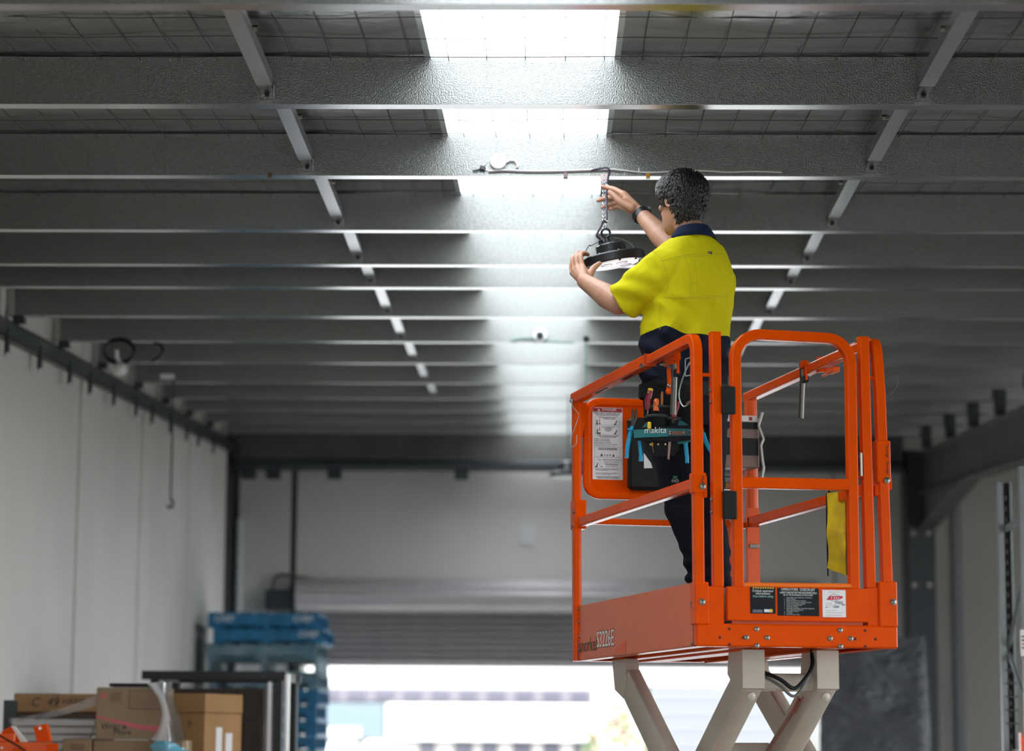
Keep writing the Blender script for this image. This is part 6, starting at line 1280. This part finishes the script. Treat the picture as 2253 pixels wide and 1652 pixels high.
# tools in the pouch: things of their own
def tool(name, label, cat, x, y, d): t = thing(name, label, cat, PC+pw(x, y, d), 'hand tools in the worker\'s pouch'); return t, (lambda px, py, dd=0.: pw(px, py, d+dd)-pw(x, y, d))
t, q = tool('screwdriver', 'red-handled screwdriver with yellow cap standing in the pouch', 'screwdriver', 1430, 895, .03)
MB().tube([q(1427, 902), q(1428, 893), q(1428, 880), q(1432, 866), q(1433, 859.5)], [.009, .0135, .0145, .0125, .0115], 14).build('handle', mat('handle_maroon', (.20, .012, .03), .3), t, 50); MB().tube([q(1433, 859.5), q(1433.8, 855), q(1434, 853.5)], [.0115, .0115, .006], 14).build('yellow_cap', mat('cap_yellow', (.62, .38, .02), .35), t, 50); MB().cyl(q(1427, 902), q(1425, 960, -.02), .003, 8).build('blade', steelb, t)
MB().lathe([(.003, 0), (.003, .001)], q(1429.5, 863, .0125), pf, 10).build('yellow_dot', mat('cap_yellow', (0,0,0)), t)
t, q = tool('utility_knife', 'orange handled knife beside the red screwdriver', 'knife', 1446, 893, .035)
MB().tube([q(1446, 905), q(1446.5, 885), q(1447, 879), q(1447, 877)], [.0125, .0125, .010, .004], 14).build('handle', mat('handle_orange', (.72, .14, .02), .4), t, 50); MB().lathe([(.003, 0), (.003, .001)], q(1443, 887, .0125), pf, 10).build('hole', blackp, t); MB().lathe([(.0025, 0), (.0025, .001)], q(1446, 892, .0125), pf, 10).build('hole', blackp, t)
t, q = tool('chisel', 'thin orange-brown tool handle behind the hammer shaft', 'chisel', 1458, 880, .01)
MB().tube([q(1457, 905), q(1457.5, 868), q(1458, 860)], [.006, .006, .004], 10).build('handle', mat('handle_brown', (.40, .13, .04), .5), t, 50)
t, q = tool('pliers', 'red curved-handle pliers in the right pocket of the pouch', 'pliers', 1488, 905, .025)
for k in (0, 1): MB().tube(spline([q(1482+3*k, 925), q(1486+2*k, 908, -.005*k), q(1493, 894, -.01*k), q(1494.5, 884, -.012*k)]), [.0085]*7+[.008]*6+[.006]*(19-13), 10).build('handle', mat('handle_red', (.28, .012, .02), .35), t, 50)
MB().tube([q(1483, 925), q(1480, 945, -.02)], .007, 8).build('jaw', steelb, t)
t, q = tool('cable_cutters', 'blue-handled cutters hanging at the left side of the pouch', 'cutters', 1385, 960, .03)
blu = mat('handle_blue', (.005, .30, .52), .4)
MB().tube(spline([q(1393, 938), q(1391, 945), q(1388, 955), q(1382, 985), q(1380, 1008)]), [.0085]*4+[.0095]*9+[.0085]*4, 12).build('handle', blu, t, 50); MB().lathe([(.005, -.006), (.014, -.004), (.014, .004), (.005, .006)], q(1390, 945), nrm(q(1391, 935)-q(1388, 955)), 14).build('handle_guard', blu, t, 40)
MB().tube(spline([q(1408, 962), q(1409, 980, -.01), q(1411, 1000, -.012), q(1410.5, 1015, -.012)]), .0085, 12).build('handle', blu, t, 50)
for x, b_ in ((1394, 899), (1401, 899)): MB().tube([q(x-.8, b_), q(x-.2, b_+8), q(x, 920), q(1393, 938)], [.0035, .0055, .006, .006], 8).build('jaw', mat('jaw_grey', (.10, .08, .07), .35, .7), t, 40)
t, q = tool('side_cutters', 'blue-handled pliers hanging at the right front of the pouch', 'pliers', 1515, 1000, .03)
MB().tube(spline([q(1510, 970), q(1512, 990), q(1514, 1010), q(1514, 1022)]), [.0085]*9+[.008]*10, 12).build('handle', blu, t, 50); MB().tube([q(1511, 975), q(1509, 940, -.01)], .006, 8).build('jaw', steelb, t)
t, q = tool('side_cutters', 'blue-handled tool on the belt seen between the two gate posts', 'pliers', 1553, 975, -.03)
MB().tube(spline([q(1546, 952), q(1551, 968), q(1558, 984), q(1566, 996)]), .009, 12).build('handle', blu, t, 50); MB().tube([q(1546, 952), q(1541, 930)], .006, 8).build('jaw', steelb, t)
t, q = tool('saw_blade', 'brown saw blade hanging below the front of the pouch', 'saw blade', 1476, 990, .042)
mb = MB(); pts = [(1474.5, 968), (1480, 968), (1475.5, 1014), (1471.5, 1013)]; e = [q(*a) for a in pts]; teeth = []
for k in range(14): tq = k/13; x = 1480-4.5*tq; y = 968+45*tq; teeth += [q(x, y), q(x+.8, y+1.6)]
mb.prism([e[0], e[3]]+teeth[::-1], pf*.0015).build('blade', mat('saw_brown', (.27, .16, .13), .45, .5), t)
t, q = tool('marker_pen', 'short yellow marker standing at the front of the pouch', 'marker', 1433, 935, .06)
MB().tube([q(1433, 946), q(1433, 933), q(1433, 931)], [.0078, .0078, .005], 12).build('barrel', mat('marker_yellow', (.72, .48, .02), .35), t, 50)
t, q = tool('screwdriver', 'thin screwdriver with small orange neck hanging below the teal band', 'screwdriver', 1439, 985, .045)
MB().tube([q(1438, 976), q(1438.5, 984)], .0042, 8).build('neck', mat('neck_amber', (.45, .20, .02), .4), t); MB().tube([q(1438.5, 984), q(1441, 998)], .0022, 6).build('blade', mat('blade_rust', (.18, .07, .05), .5), t)
# 'hammer' shaft leaning in the pouch is the latch lever of the lift, built with the lift
print('TRIS', sum(len(o.data.polygons) for o in bpy.data.objects if o.type == 'MESH'), 'OBJ', len(bpy.data.objects))
